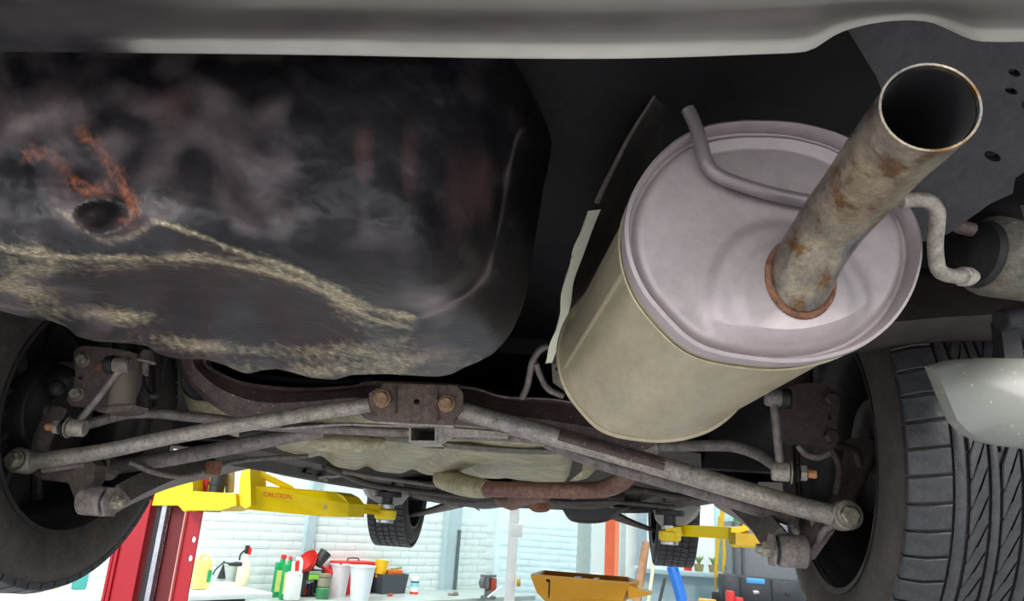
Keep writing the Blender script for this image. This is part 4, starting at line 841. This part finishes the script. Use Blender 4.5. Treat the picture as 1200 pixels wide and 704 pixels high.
# ================================================================ WORKSHOP THINGS
def plastic(name, c, c2=None, rough=.4): return mat(name, c, c2, rough=rough, scale=20, bump=.02)
ZZ = Z
def Z(px, py, z): return ZZ(px, py-(2.5 if z == WZ else 0), z)
def bottle(name, px, py, z, h, r, m, label, cat='bottle', capm=None, shape='round', group=None, lean=0, bandm=None):
    p = Z(px, py, z); up = Vector((lean, 0, 1)).normalized(); n = 20 if shape == 'round' else 8
    g = G().lathe([(0, 0), (0, r*.9), (h*.03, r), (h*.62, r), (h*.75, r*.8), (h*.86, r*.36), (h*.92, r*.33), (h*.92, 0)], p, up, n)
    o = obj(name, g, m, label=label, cat=cat, group=group, smooth=50, origin=p)
    if capm: obj('cap', G().cyl(p+up*h*.91, p+up*h, r*.4, 14), capm, o, smooth=40)
    if bandm: obj('paper_label', G().lathe([(h*.2, r*1.01), (h*.55, r*1.01)], p, up, n), bandm, o, smooth=50)
    return o
def tub(name, px, py, z, h, r0, r1, m, label, cat='bucket', group=None, lid=None, tilt=(0, 0, 1)):
    p = Z(px, py, z)
    g = G().lathe([(0, 0), (0, r0), (h, r1), (h, r1*1.06), (h-.012, r1*1.06), (h-.012, r1*1.0)], p, tilt, 24).lathe([(h, r1*.96), (.01, r0*.94), (.01, 0)], p, tilt, 24)
    o = obj(name, g, m, label=label, cat=cat, group=group, smooth=40, origin=p)
    if lid: obj('lid', G().cyl(p+Vector(tilt).normalized()*h, p+Vector(tilt).normalized()*(h+.015), r1*1.08, 24), lid, o, smooth=40)
    return o
G_green = plastic('green_plastic', '16a25a', '12894b'); R_red = plastic('red_plastic', 'e0261f', 'c91d1a'); K_blk = M_blk
W_cream = plastic('cream_plastic', 'ebe7c2', 'dcd8b2'); Y_can = plastic('amber_can', 'f4cf84', 'e8bf70'); O_or = plastic('orange_plastic', 'e8792d', 'd6651f')
Y_cup = plastic('yellow_cup', 'f4c51a', 'e3b00f')
# on the white bench
p = Z(233, 690, bz)
jc = obj('jerry_can', G().box(p+Vector((0, 0, .11)), (.12, .1, .22), ROTW, .02).tube([p+Vector((-.03, 0, .215)), p+Vector((-.02, 0, .25)), p+Vector((.03, 0, .25)), p+Vector((.05, 0, .2))], .011, 8), Y_can, label='amber jerry can at the end of the white bench beside the red post', cat='canister')
obj('cap', G().cyl(p+Vector((-.045, 0, .22)), p+Vector((-.045, 0, .25)), .018, 14), W_cream, jc)
obj('paper_label', G().box(p+NRM*.054+U*.04+Vector((0, 0, .10)), (.03, .006, .09), ROTW), G_green, jc, 'green paper label')
tub('bucket', 263, 684, bz, .17, .08, .09, plastic('grey_white_plastic', 'c3cbc8', 'aab3b1'), 'pale grey bucket behind the spray bottle on the white bench')
p = Z(261, 690, bz); obj('tray', G().box(p+Vector((0, .02, .025)), (.15, .12, .05), ROTW, .01), M_wht, label='white tray in front of the grey bucket', cat='tray')
p = Z(258, 685, bz)+Vector((0, 0, .05)); obj('funnel', G().lathe([(0, .035), (.01, .033), (.10, .008), (.14, .006)], p, (0, 0, 1), 16), K_blk, label='small black upturned funnel standing on the white tray', cat='funnel')
p = Z(283, 686, bz)
sb = obj('spray_bottle', G().lathe([(0, 0), (0, .05), (.01, .055), (.14, .055), (.19, .035), (.22, .018), (.25, .018), (.25, 0)], p, (0, 0, 1), 20), W_cream, label='cream spray bottle with black and red trigger head', cat='bottle')
obj('trigger_head', G().box(p+Vector((-.0, 0, .29)), (.035, .03, .07), ROTW, .008).tube([p+Vector((0, 0, .3)), p+Vector((-.05, 0, .25)), p+Vector((-.055, 0, .2))], .008, 8), K_blk, sb)
obj('trigger', G().box(p+Vector((.025, 0, .28)), (.02, .025, .06), ROTW, .006), R_red, sb, 'red trigger')
p = Z(272, 688, bz)+Vector((0, 0, .18)); obj('grease_gun', G().tube([p+U*.05, p, p-U*.06], [.018, .02, .012], 10).tube([p-U*.05, p-U*.11+Vector((0, 0, .01)), p-U*.17+Vector((0, 0, -.04)), p-U*.19+Vector((0, 0, -.08))], .006, 8), K_blk, label='black grease gun with thin hose lying over the bucket', cat='tool')
for i, px in enumerate((60, 92)): bottle('bottle', px, 690, bz, .16, .05, (W_cream, plastic('teal_plastic', '3c9a93'))[i], ('cream squat bottle on the white bench left of the red post', 'teal bottle low behind the left rear tyre')[i], capm=K_blk)
# on the grey worktop
for i, (px, py, ln) in enumerate(((321, 702, .0), (330, 705, .0))):
    p = Z(px, py, WZ); up = (Vector((0, 0, 1))+U*.12).normalized()
    o = obj('oil_bottle', G().box(p+up*.15, (.085, .06, .30), ROTW, .02).cyl(p+up*.29, p+up*.33, .022, 12), G_green, label=('green bottle with a red cap standing left behind its twin', 'green bottle with a red cap in front, touching the white jug')[i], cat='bottle', group='green bottles with red caps')
    obj('cap', G().cyl(p+up*.33, p+up*.365, .024, 14), R_red, o)
    obj('paper_label', G().box(p+up*.14+NRM*.031-U*.015, (.05, .005, .18), ROTW), plastic('yellow_green_label', 'd7dd7a'), o, 'yellow green label')
p = Z(341, 706, WZ)
jg = obj('white_jug', G().box(p+Vector((0, 0, .12)), (.13, .09, .24), ROTW, .025).tube([p+Vector((-.02, 0, .23)), p+Vector((-.02, 0, .33)), p+Vector((.04, 0, .34)), p+Vector((.05, 0, .22))], .016, 8), M_wht, label='tall white plastic jug with handle right of the green bottles', cat='jug')
obj('cap', G().cyl(p+Vector((-.02, 0, .33)), p+Vector((-.02, 0, .37)), .022, 14), plastic('grey_cap', '9aa0a2'), jg)
p = Z(361, 701, WZ)
cr = obj('crate', G().box(p+Vector((0, 0, .19)), (.19, .12, .09), ROTW, .008).box(p+Vector((0, 0, .005)), (.19, .12, .01), ROTW).box(p-U*.09+Vector((0, 0, .09)), (.01, .12, .14), ROTW).box(p+U*.09+Vector((0, 0, .09)), (.01, .12, .14), ROTW), K_blk, label='black open crate with a green sticker under the red funnel', cat='crate')
obj('sticker', G().box(p+NRM*.062+Vector((0, 0, .175)), (.13, .004, .045), ROTW), plastic('lime_sticker', 'a7ee4e'), cr, 'lime green sticker')
obj('upper_sticker', G().box(p+NRM*.062+Vector((0, 0, .215)), (.13, .004, .025), ROTW), plastic('pale_green_sticker', '9ccaa8'), cr, 'pale green sticker')
for i, (dx, m_) in enumerate(((-.05, R_red), (-.01, K_blk), (.035, K_blk))): obj('spray_can', G().cyl(p+U*dx-NRM*.0+Vector((0, 0, .011)), p+U*dx+Vector((0, 0, .10+.01*i)), .02, 14), m_, label=('red can lying low inside the black crate', 'first black can inside the black crate', 'second black can inside the crate, nearest the jars')[i], cat='can')
p = Z(360, 701, WZ)+Vector((0, 0, .25)); d = (Vector((0, 0, .6))-U*.75).normalized()
obj('funnel', G().lathe([(-.09, .012), (-.02, .018), (.07, .12), (.10, .125), (.07, .114), (-.02, .014)], p, d, 24), R_red, label='large red funnel lying on the black crate', cat='funnel')
d2 = (U*.55+Vector((0, 0, 1))*.8+NRM*.1).normalized(); p2 = p+U*.02+NRM*.05+Vector((0, 0, .03))
obj('cup', G().lathe([(0, 0), (0, .045), (.14, .06), (.14, .055), (.01, .04), (.01, 0)], p2, d2, 20), K_blk, label='black cup tilted in the red funnel', cat='cup')
p3 = p+U*.13+NRM*.02; obj('funnel', G().lathe([(-.08, .07), (-.06, .07), (.0, .02), (.08, .015)], p3+Vector((0, 0, .0)), (U*-.8+Vector((0, 0, .5))), 20), R_red, label='smaller red funnel right of the black cup', cat='funnel')
p = Z(377, 704, WZ); j1 = obj('jar', G().lathe([(0, 0), (0, .055), (.01, .06), (.09, .06), (.10, .05), (.10, 0)], p+Vector((0, 0, .0)), (0, 0, 1), 20), plastic('bottle_green', '3f8a55', '2f7245'), label='squat green jar at the front of the grey worktop', cat='jar')
obj('jar', G().lathe([(0, 0), (0, .045), (.01, .055), (.08, .055), (.09, .045), (.09, .058), (.115, .058), (.115, 0)], p+Vector((0, 0, .101)), (0, 0, 1), 20), plastic('khaki_glass', '8f8d74', '7c7a62'), label='khaki glass jar stacked on the green jar', cat='jar')
tub('bucket', 395, 701, WZ, .29, .075, .10, plastic('milky_plastic', 'e3dadb', 'd6cccf'), 'milky white bucket in the middle of the worktop, the left one', group='milky white buckets')
tub('bucket', 421, 705, WZ, .30, .085, .115, plastic('milky_blue_plastic', 'dde4e8', 'd0dbe2'), 'milky white bucket, the right one in front of the yellow cup', group='milky white buckets')
tb_ = tAt(408); p = along(tb_, .105, WZ)
tbx = obj('toolbox', G().box(p+Vector((0, 0, .13)), (.42, .16, .26), ROTW, .015), R_red, label='red toolbox behind the two white buckets', cat='toolbox')
obj('lid', G().box(p+Vector((0, 0, .285)), (.44, .18, .04), ROTW, .01), R_red, tbx); obj('handle', G().tube([p-U*.07+Vector((0, 0, .3)), p-U*.06+Vector((0, 0, .33)), p+U*.06+Vector((0, 0, .33)), p+U*.07+Vector((0, 0, .3))], .007, 8), K_blk, tbx)
p = Z(454, 697, WZ); M_bin = plastic('dark_grey_bin', '3b4148', '484f57')
bn = G(); a = [p+U*sx_*w_+NRM*sy_*d_+Vector((0, 0, zz)) for zz, w_, d_ in ((0, .155, .09), (.19, .18, .105), (.19, .168, .095), (.01, .15, .08)) for sx_, sy_ in ((-1, -1), (1, -1), (1, 1), (-1, 1))]
bn.grid([a[0:4], a[4:8], a[8:12], a[12:16]], cu=True); bn.f += [(3, 2, 1, 0), (12, 13, 14, 15)]
bin_ = obj('storage_bin', bn, M_bin, label='dark grey storage bin full of yellow and orange bits', cat='bin', smooth=0)
obj('cup', G().lathe([(0, 0), (0, .05), (.17, .07), (.17, .064), (.01, .045)], p-U*.13+Vector((0, 0, .15)), (U*.1+Vector((0, 0, 1))), 20), Y_cup, label='yellow cup poking out of the dark grey bin', cat='cup')
obj('plastic_scoop', G().box(p+U*.05+Vector((0, 0, .20)), (.2, .08, .05), ROTW, .012), O_or, label='orange plastic scoop on top of the dark grey bin', cat='scoop')
obj('wedge', G().box(p+U*.09+Vector((0, 0, .235)), (.13, .03, .02), Matrix.Rotation(-.2, 3, 'Y') @ ROTW), plastic('olive_strip', '8c8a4a'), label='olive strip lying across the orange scoop', cat='strip')
p = Z(457, 701, WZ); obj('cloth_scrap', G().box(p+Vector((0, 0, .014)), (.05, .035, .028), ROTW, .01), plastic('brick_red_foam', 'c24a33'), label='small brick red foam scrap in front of the grey bin', cat='scrap')
p = Z(485, 698, WZ)
tn = obj('tin', G().lathe([(0, 0), (0, .045), (.16, .045), (.165, .04), (.165, 0)], p, (0, 0, 1), 20), M_wht, label='white tin with a blue band and red base on the worktop', cat='tin')
obj('band', G().lathe([(.11, .0455), (.125, .0455)], p, (0, 0, 1), 20), plastic('navy_band', '1d2f55'), tn, 'navy band'); obj('blue_panel', G().lathe([(.07, .0457), (.11, .0457)], p, (0, 0, 1), 20), plastic('sky_band', '8fd0dc'), tn); obj('red_base', G().lathe([(.0, .0457), (.02, .0457)], p, (0, 0, 1), 20), R_red, tn, 'red base band')
p = Z(531, 700, WZ); obj('rag', G().box(p+Vector((0, 0, .012)), (.11, .06, .024), ROTW, .008).box(p+U*.04+Vector((0, 0, .02)), (.03, .04, .03), ROTW, .006), plastic('grey_rag', '8e8c80', '6c6a60'), label='folded grey rag on the worktop by the pilaster', cat='rag')
# vise
p = Z(572, 704, WZ); M_vise = plastic('vise_grey', '6f7375', '585c5e')
vz = thing('bench_vise', 'grey bench vise with red body and pale handle at the end of the worktop', 'vise', p)
obj('base', G().cyl(p, p+Vector((0, 0, .03)), .08, 20).cyl(p+Vector((0, 0, .03)), p+Vector((0, 0, .09)), .045, 16), M_vise, vz)
obj('body', G().box(p+U*.03+Vector((0, 0, .14)), (.09, .09, .13), ROTW, .015), plastic('vise_red', 'b5452e', '9a3a28'), vz, 'worn red vise body')
obj('jaw', G().box(p-U*.07+Vector((0, 0, .16)), (.035, .10, .12), ROTW, .012).box(p-U*.02+Vector((0, 0, .225)), (.17, .08, .025), ROTW, .005).cyl(p-U*.08+NRM*.03+Vector((0, 0, .16)), p-U*.08-NRM*.03+Vector((0, 0, .16)), .06, 16), M_vise, vz)
obj('handle', G().tube([p-U*.12+NRM*.1+Vector((0, 0, .03)), p+U*.09+NRM*.1+Vector((0, 0, .13))], .011, 8), M_wht, vz, 'pale handle bar')
# white pole with box at the corner
p = Z(600, 716, -1.1); d_cam = 5.6
pp = Dp(600, 650, 5.4); po = thing('conduit_post', 'slim white post with a small junction box near the hall corner', 'post', (pp.x, pp.y, FLOOR))
obj('post', G().box((pp.x, pp.y, .3), (.072, .055, 4.0), None, .004), M_wht, po); pj = Dp(601, 621, 5.35)
obj('junction_box', G().box(pj+Vector((.03, -.02, 0)), (.085, .05, .09), None, .006), M_wht, po, 'small white junction box')
obj('valve', G().cyl(Dp(605, 682, 5.3), Dp(610, 682, 5.3), .03, 12), plastic('amber_valve', 'c8a04a'), label='amber knob on the wall right of the white post', cat='knob')
# right half: columns before the back wall
def colbox(name, px0, px1, d, m, label, cat='column', zb=FLOOR, zt=2.5, dep=.15):
    a = Dp(px0, 640, d); b = Dp(px1, 640, d); c_ = (a+b)/2
    o = obj(name, G().box((c_.x, c_.y, (zb+zt)/2), ((b-a).length, dep, zt-zb), None, .008), m, label=label, cat=cat, smooth=0); return o
M_gcol = plastic('grey_column', 'b4c3bf', 'a3b4b1', .6); M_or = mat('orange_steel', 'd4552e', 'e0704a', rough=.45, scale=6)
obj('door_post', G(), M_gcol) if False else None
colbox('grey_column', 676, 692, 8.0, M_gcol, 'grey green column left of the orange one', dep=.1)
colbox('pale_column', 694, 709, 7.6, plastic('pale_column', 'd6e2e0'), 'pale column touching the orange one')
obj('cylinder_bottle', G().lathe([(0, 0), (0, .075), (.5, .075), (.55, .05), (.57, 0)], Vector((Dp(700, 660, 6.6).x, Dp(700, 660, 6.6).y, FLOOR+.55)), (0, 0, 1), 20), plastic('cream_cylinder', 'd9dccb', 'c6cab8'), label='cream cylinder standing against the pale column behind the drain pan', cat='cylinder')
obj('cylinder_stand', G().box((Dp(700, 660, 6.6).x, Dp(700, 660, 6.6).y, FLOOR+.275), (.3, .25, .55), None, .01), M_gcol, label='grey stand under the cream cylinder', cat='stand')
oc = thing('orange_column', 'orange red steel column rising behind the drain pan', 'column', Vector((Dp(717, 640, 6.2).x, Dp(717, 640, 6.2).y, FLOOR)))
a = Dp(709, 640, 6.2); b = Dp(720, 640, 6.2); c_ = Dp(725, 640, 6.2)
obj('web', G().box(((a.x+b.x)/2, a.y, .4), (b.x-a.x, .1, 4.1)), M_or, oc, smooth=0); obj('side_flange', G().box(((b.x+c_.x)/2, b.y-.05, .4), (c_.x-b.x, .02, 4.1)), mat('light_orange_steel', 'e98a66', rough=.4), oc, smooth=0)
colbox('door_frame', 727, 733, 7.0, M_gcol, 'narrow grey frame just right of the orange column', dep=.06)
colbox('white_partition', 733, 747, 7.3, M_wht, 'white upright panel right of the orange column', cat='panel', dep=.05)
colbox('blue_grey_partition', 747, 758, 7.2, plastic('blue_grey', '9fb6bf', '8fa8b2'), 'blue grey upright panel left of the front right tyre', cat='panel', dep=.05)
colbox('white_door', 759, 840, 8.2, plastic('bright_white', 'f2f7f6'), 'bright white door behind the front right tyre', cat='door', dep=.06)
colbox('turquoise_frame', 838, 857, 7.0, plastic('turquoise_frame', 'bfe3e4', 'aed6d8'), 'pale turquoise frame beside the dark locker', cat='frame', dep=.08)
# lower cladding and shelf
sz = Z(800, 668, -.60); p0 = Dp(745, 664, 6.4); p1 = Dp(850, 671.5, 6.4); zc_ = (p0.z+p1.z)/2
shf = thing('wall_shelf', 'long pale blue shelf board below the front right tyre', 'shelf', Vector(((p0.x+p1.x)/2, p0.y, zc_-.02)))
obj('board', G().box(((p0.x+p1.x)/2, p0.y+.08, zc_-.02), (p1.x-p0.x, .3, .04), None, .005), plastic('pale_blue_board', 'a9c8cf', '9dbdc6'), shf)
obj('back_panel', G().box(((p0.x+p1.x)/2, p0.y+.2, (zc_-.04+FLOOR)/2), (p1.x-p0.x, .04, zc_-.04-FLOOR), None, .005), plastic('pale_blue_panel', 'b4d3dc', 'a3c5d0'), shf)
for i, (px, m_, lab) in enumerate(((806, R_red, 'red and white spray can on the pale blue shelf'), (819, plastic('olive_pot', '8c8f5e', 'a08a5e'), 'olive pot with leaves on the pale blue shelf'), (836, plastic('brown_pot', 'a08a62', '7d7a4e'), 'brown pot with leaves at the right end of the shelf'))):
    q = Dp(px, 660, 6.42); q.z = zc_
    o = obj('spray_can' if i == 0 else 'plant_pot', G().lathe([(0, 0), (0, .035 if i else .03), (.06, .045 if i else .03), (.06, 0)] if i else [(0, 0), (0, .035), (.07, .035), (.09, .02), (.13, .018), (.13, 0)], q, (0, 0, 1), 14), m_, label=lab, cat='can' if i == 0 else 'pot')
    if i:
        g = G()
        for k in range(9): a_ = k*2.4; g.tube([q+Vector((0, 0, .05)), q+Vector((math.cos(a_)*.02, math.sin(a_)*.02, .1)), q+Vector((math.cos(a_)*.045, math.sin(a_)*.03, .11+.01*(k % 3)))], [.004, .009, .002], 5, 2)
        obj('leaves', g, plastic('leaf_green', '6f8a4a', '8aa15c'), o)
    else: obj('white_band', G().lathe([(.03, .0355), (.05, .0355)], q, (0, 0, 1), 14), M_wht, o, 'white band')
# leaning sticks, blue stand
def stick(name, a, b, r, m, label, cat): return obj(name, G().tube([Dp(*a), Dp(*b)], r, 10), m, label=label, cat=cat, smooth=60)
stick('wooden_plank', (757, 636, 6.25), (738, 760, 5.6), .035, plastic('wood_brown', 'b78a68', '9f7453', .6), 'brown wooden stake leaning behind the drain pan', 'stake')
stick('white_pole', (769, 640, 6.1), (752, 760, 5.6), .014, W_cream, 'thin cream pole leaning right of the wooden stake', 'pole')
stick('broom_handle', (779, 678, 5.6), (760, 760, 5.2), .012, M_blk, 'dark broom handle with a knobbed top, near the blue stand', 'broom')
bs = thing('blue_stand', 'bright blue tubular stand under the front right tyre', 'stand', Dp(800, 720, 4.8))
M_blue = plastic('bright_blue', '2b7fe0', '1f6fd0')
obj('leg', G().tube([Dp(786, 664, 4.8), Dp(798, 705, 4.7), Dp(806, 760, 4.6)], .028, 10), M_blue, bs); obj('leg', G().tube([Dp(791, 664, 4.85), Dp(801, 700, 4.8), Dp(812, 760, 4.7)], .02, 10), M_blue, bs); obj('crossbar', G().tube([Dp(783, 665, 4.8), Dp(794, 665, 4.8)], .02, 10), M_blue, bs)
# hoses
M_hose = plastic('yellow_hose', 'eec63a', 'dcb22c')
hz = [[(846, 592), (843, 625), (840, 660), (839, 690)], [(848, 592), (847, 620), (848, 650), (846, 694)], [(843, 605), (840, 640), (838, 676)], [(845, 592), (849, 640), (849, 662)]]
for i, h_ in enumerate(hz): obj('air_hose', G().tube([Dp(x, y_, 6.02+.03*i) for x, y_ in h_], .010, 8), M_hose, label=('yellow hose hanging furthest left, ending in a small plug', 'thickest yellow hose hanging down to the boxes', 'short yellow hose strand left of the others', 'yellow hose strand hanging nearest the dark locker')[i], cat='hose', group='yellow hoses')
# dark locker, cases, box
la_ = Dp(857, 640, 6.55); lb_ = Dp(960, 640, 6.55)
lk = thing('locker', 'dark grey locker behind the right trailing arm', 'locker', Vector(((la_.x+lb_.x)/2, la_.y, FLOOR)))
M_lock = plastic('dark_grey_locker', '6a6f76', '5f646b'); zt = Dp(864, 611, 6.65).z
obj('carcass', G().box(((la_.x+lb_.x)/2, la_.y+.2, (zt+FLOOR)/2), (lb_.x-la_.x, .4, zt-FLOOR), None, .005), M_lock, lk)
for k in range(2): obj('upright', G().box((la_.x+.03+.07*k, la_.y-.012, (zt+FLOOR)/2), (.02, .02, zt-FLOOR), None, .003), plastic('locker_edge', '8d949b' if k else '474c52'), lk)
q = Dp(866, 603, 6.8); q.z = zt+.045; obj('green_box', G().box(q, (.09, .08, .09), None, .006), G_green, label='small green box standing on top of the dark locker', cat='box')
# table with cases in the lower right
tz = -.66; ta_ = Z(845, 712, tz); tbb = Z(990, 722, tz)
tt = thing('side_table', 'dark table under the black tool cases at lower right', 'table', Vector(((ta_.x+tbb.x)/2, ta_.y+.2, FLOOR)))
obj('worktop', G().box(((ta_.x+tbb.x)/2-.12, ta_.y+.15, tz-.02), (1.2, .42, .04)), K_blk, tt)
for dx in (-.66, .4):
    for dy in (0, .3): obj('leg', G().box(((ta_.x+tbb.x)/2+dx, ta_.y+dy, (tz-.04+FLOOR)/2), (.04, .04, tz-.04-FLOOR)), K_blk, tt)
M_case = plastic('black_case', '3a3e44', '2c2f34')
for i, (x0, x1, yt, lab) in enumerate(((849, 869, 674, 'black case at the left end of the row of cases'), (870, 906, 677, 'black case with a blue cover, middle of the row of cases'), (907, 945, 681, 'black case at the right beside the rear tyre'))):
    dd = Z((x0+x1)/2, 709, tz); dep = (dd-EYE).dot(FX); a = Dp(x0, yt, dep); b = Dp(x1, yt, dep); h_ = (a.z+b.z)/2-tz
    o = obj('tool_case', G().box(((a.x+b.x)/2, dd.y+.12, tz+h_/2), (b.x-a.x, .2, h_), None, .015), M_case, label=lab, cat='case', group='black tool cases')
    obj('latch', G().box(((a.x+b.x)/2, dd.y+.015, tz+h_*.45), (.05, .012, .03), None, .003), M_chrome if i == 1 else K_blk, o)
    if i == 1: obj('blue_cover', G().box(((a.x+b.x)/2, dd.y+.02, tz+h_*.86), ((b.x-a.x)*.6, .02, h_*.2), None, .008), plastic('sky_blue_cover', '4aa7e6'), o, 'sky blue cover')
def onT(px, py, sx_, sy_, sz_, m, name, label, cat, group=None):
    q = Z(px, py, tz); return obj(name, G().box(q+Vector((0, 0, sz_/2)), (sx_, sy_, sz_), Matrix.Rotation(random.uniform(-.3, .3), 3, 'Z'), min(sx_, sz_)*.2), m, label=label, cat=cat, group=group)
onT(856, 716, .06, .05, .14, R_red, 'red_carton', 'taller red carton in front of the left black case', 'carton')
onT(866, 717, .06, .05, .10, R_red, 'red_carton', 'shorter red carton right of the taller one', 'carton')
onT(829, 712, .13, .09, .06, plastic('yellow_orange', 'f0b62a', 'e5992a'), 'work_gloves', 'yellow orange work gloves heaped on the dark table', 'gloves')
onT(803, 712, .09, .07, .05, R_red, 'red_cloth', 'red cloth at the left end of the dark table', 'cloth')
onT(841, 707, .09, .05, .09, K_blk, 'black_folder', 'black tilted folder between the gloves and the cases', 'folder')
# yellow drain pan on its stand
dpn = Dp(690, 690, 3.55); M_pan = mat('oily_yellow_pan', 'd69c12', 'c58a10', '9a6a14', rough=.4, scale=9, bump=.1); M_pani = mat('oily_pan_inside', 'c4761a', '9a5410', rough=.3, scale=8, bump=.05)
pt = thing('oil_drain_pan', 'yellow oil stained drain pan with a pointed spout at its right', 'drain pan', Vector((dpn.x, dpn.y, FLOOR)))
rimf = [Dp(622, 671, 3.45), Dp(737, 683, 3.35)]; zr = (rimf[0].z+rimf[1].z)/2; dirp = (rimf[1]-rimf[0]); dirp.z = 0; Lp = dirp.length; dirp.normalize(); nb_ = Vector((-dirp.y, dirp.x, 0))
A0 = Vector((rimf[0].x, rimf[0].y, zr))
def PP(u, v, z): q = A0+dirp*u+nb_*v; return Vector((q.x, q.y, zr+z))
dpt = .36
o1 = [PP(0, 0, 0), PP(Lp, 0, 0), PP(Lp+.04, dpt*.5, 0), PP(Lp-.02, dpt, 0), PP(0.0, dpt, 0)]
o2 = [PP(.03, .03, -.085), PP(Lp-.03, .03, -.085), PP(Lp-.01, dpt*.5, -.085), PP(Lp-.05, dpt-.03, -.085), PP(.03, dpt-.03, -.085)]
o3 = [PP(.10, .12, -.16), PP(Lp-.1, .12, -.16), PP(Lp-.08, dpt*.5, -.16), PP(Lp-.12, dpt-.12, -.16), PP(.10, dpt-.12, -.16)]
ccp = lambda P, k: [p_+(sum(P, Vector())/5-p_)*k for p_ in P]
obj('pan', G().grid([ccp(o1, .03), ccp(o1, 0), [p_+Vector((0, 0, -.012)) for p_ in o1], o2, o3], cu=True), M_pan, pt, smooth=0)
g = G().grid([ccp(o1, .03), [p_+Vector((0, 0, .004)) for p_ in ccp(o2, .05)]], cu=True); k_ = len(g.v); g.f.append(tuple(range(k_-5, k_))); obj('pan_inside', g, M_pani, pt, 'oily brown inside', smooth=0)
obj('spout', G().prism([PP(Lp-.01, .0, -.01), PP(Lp+.10, .12, -.055), PP(Lp-.0, .02, -.075)], nb_*.2), M_pan, pt, smooth=0)
obj('cross_strap', G().box(PP(Lp*.42, dpt*.5, -.02), (.03, dpt-.05, .012), Matrix.Rotation(math.atan2(dirp.y, dirp.x), 3, 'Z')), K_blk, pt); obj('cross_strap', G().box(PP(Lp*.62, dpt*.5, -.02), (.03, dpt-.05, .012), Matrix.Rotation(math.atan2(dirp.y, dirp.x), 3, 'Z')), K_blk, pt)
obj('oil_drip', G().sphere(PP(.085, .005, -.02), .012, 8, (1, .3, 1)).tube([PP(.09, .006, -.03), PP(.088, .018, -.10)], .003, 6), M_soot, pt, 'dark oil drip')
obj('stand_pipe', G().cyl(PP(Lp/2, dpt/2, -.16), Vector((PP(Lp/2, dpt/2, 0).x, PP(Lp/2, dpt/2, 0).y, FLOOR+.35)), .03, 16), M_chrome, pt)
qb = PP(Lp/2, dpt/2, 0); obj('collecting_tank', G().cyl((qb.x, qb.y, FLOOR+.04), (qb.x, qb.y, FLOOR+.37), .2, 28), M_pan, pt, smooth=40)
for k in range(4): a_ = k*PI/2+.4; obj('castor', G().cyl((qb.x+math.cos(a_)*.17, qb.y+math.sin(a_)*.17-.012, FLOOR+.022), (qb.x+math.cos(a_)*.17, qb.y+math.sin(a_)*.17+.012, FLOOR+.022), .022, 12), K_blk, pt)

# ---------------------------------------------------------------- lift the whole scene so that the shop floor is at height zero
for o in list(C.objects):
    if o.parent is None and o.type in ('MESH', 'EMPTY'): o.location.z += LIFT
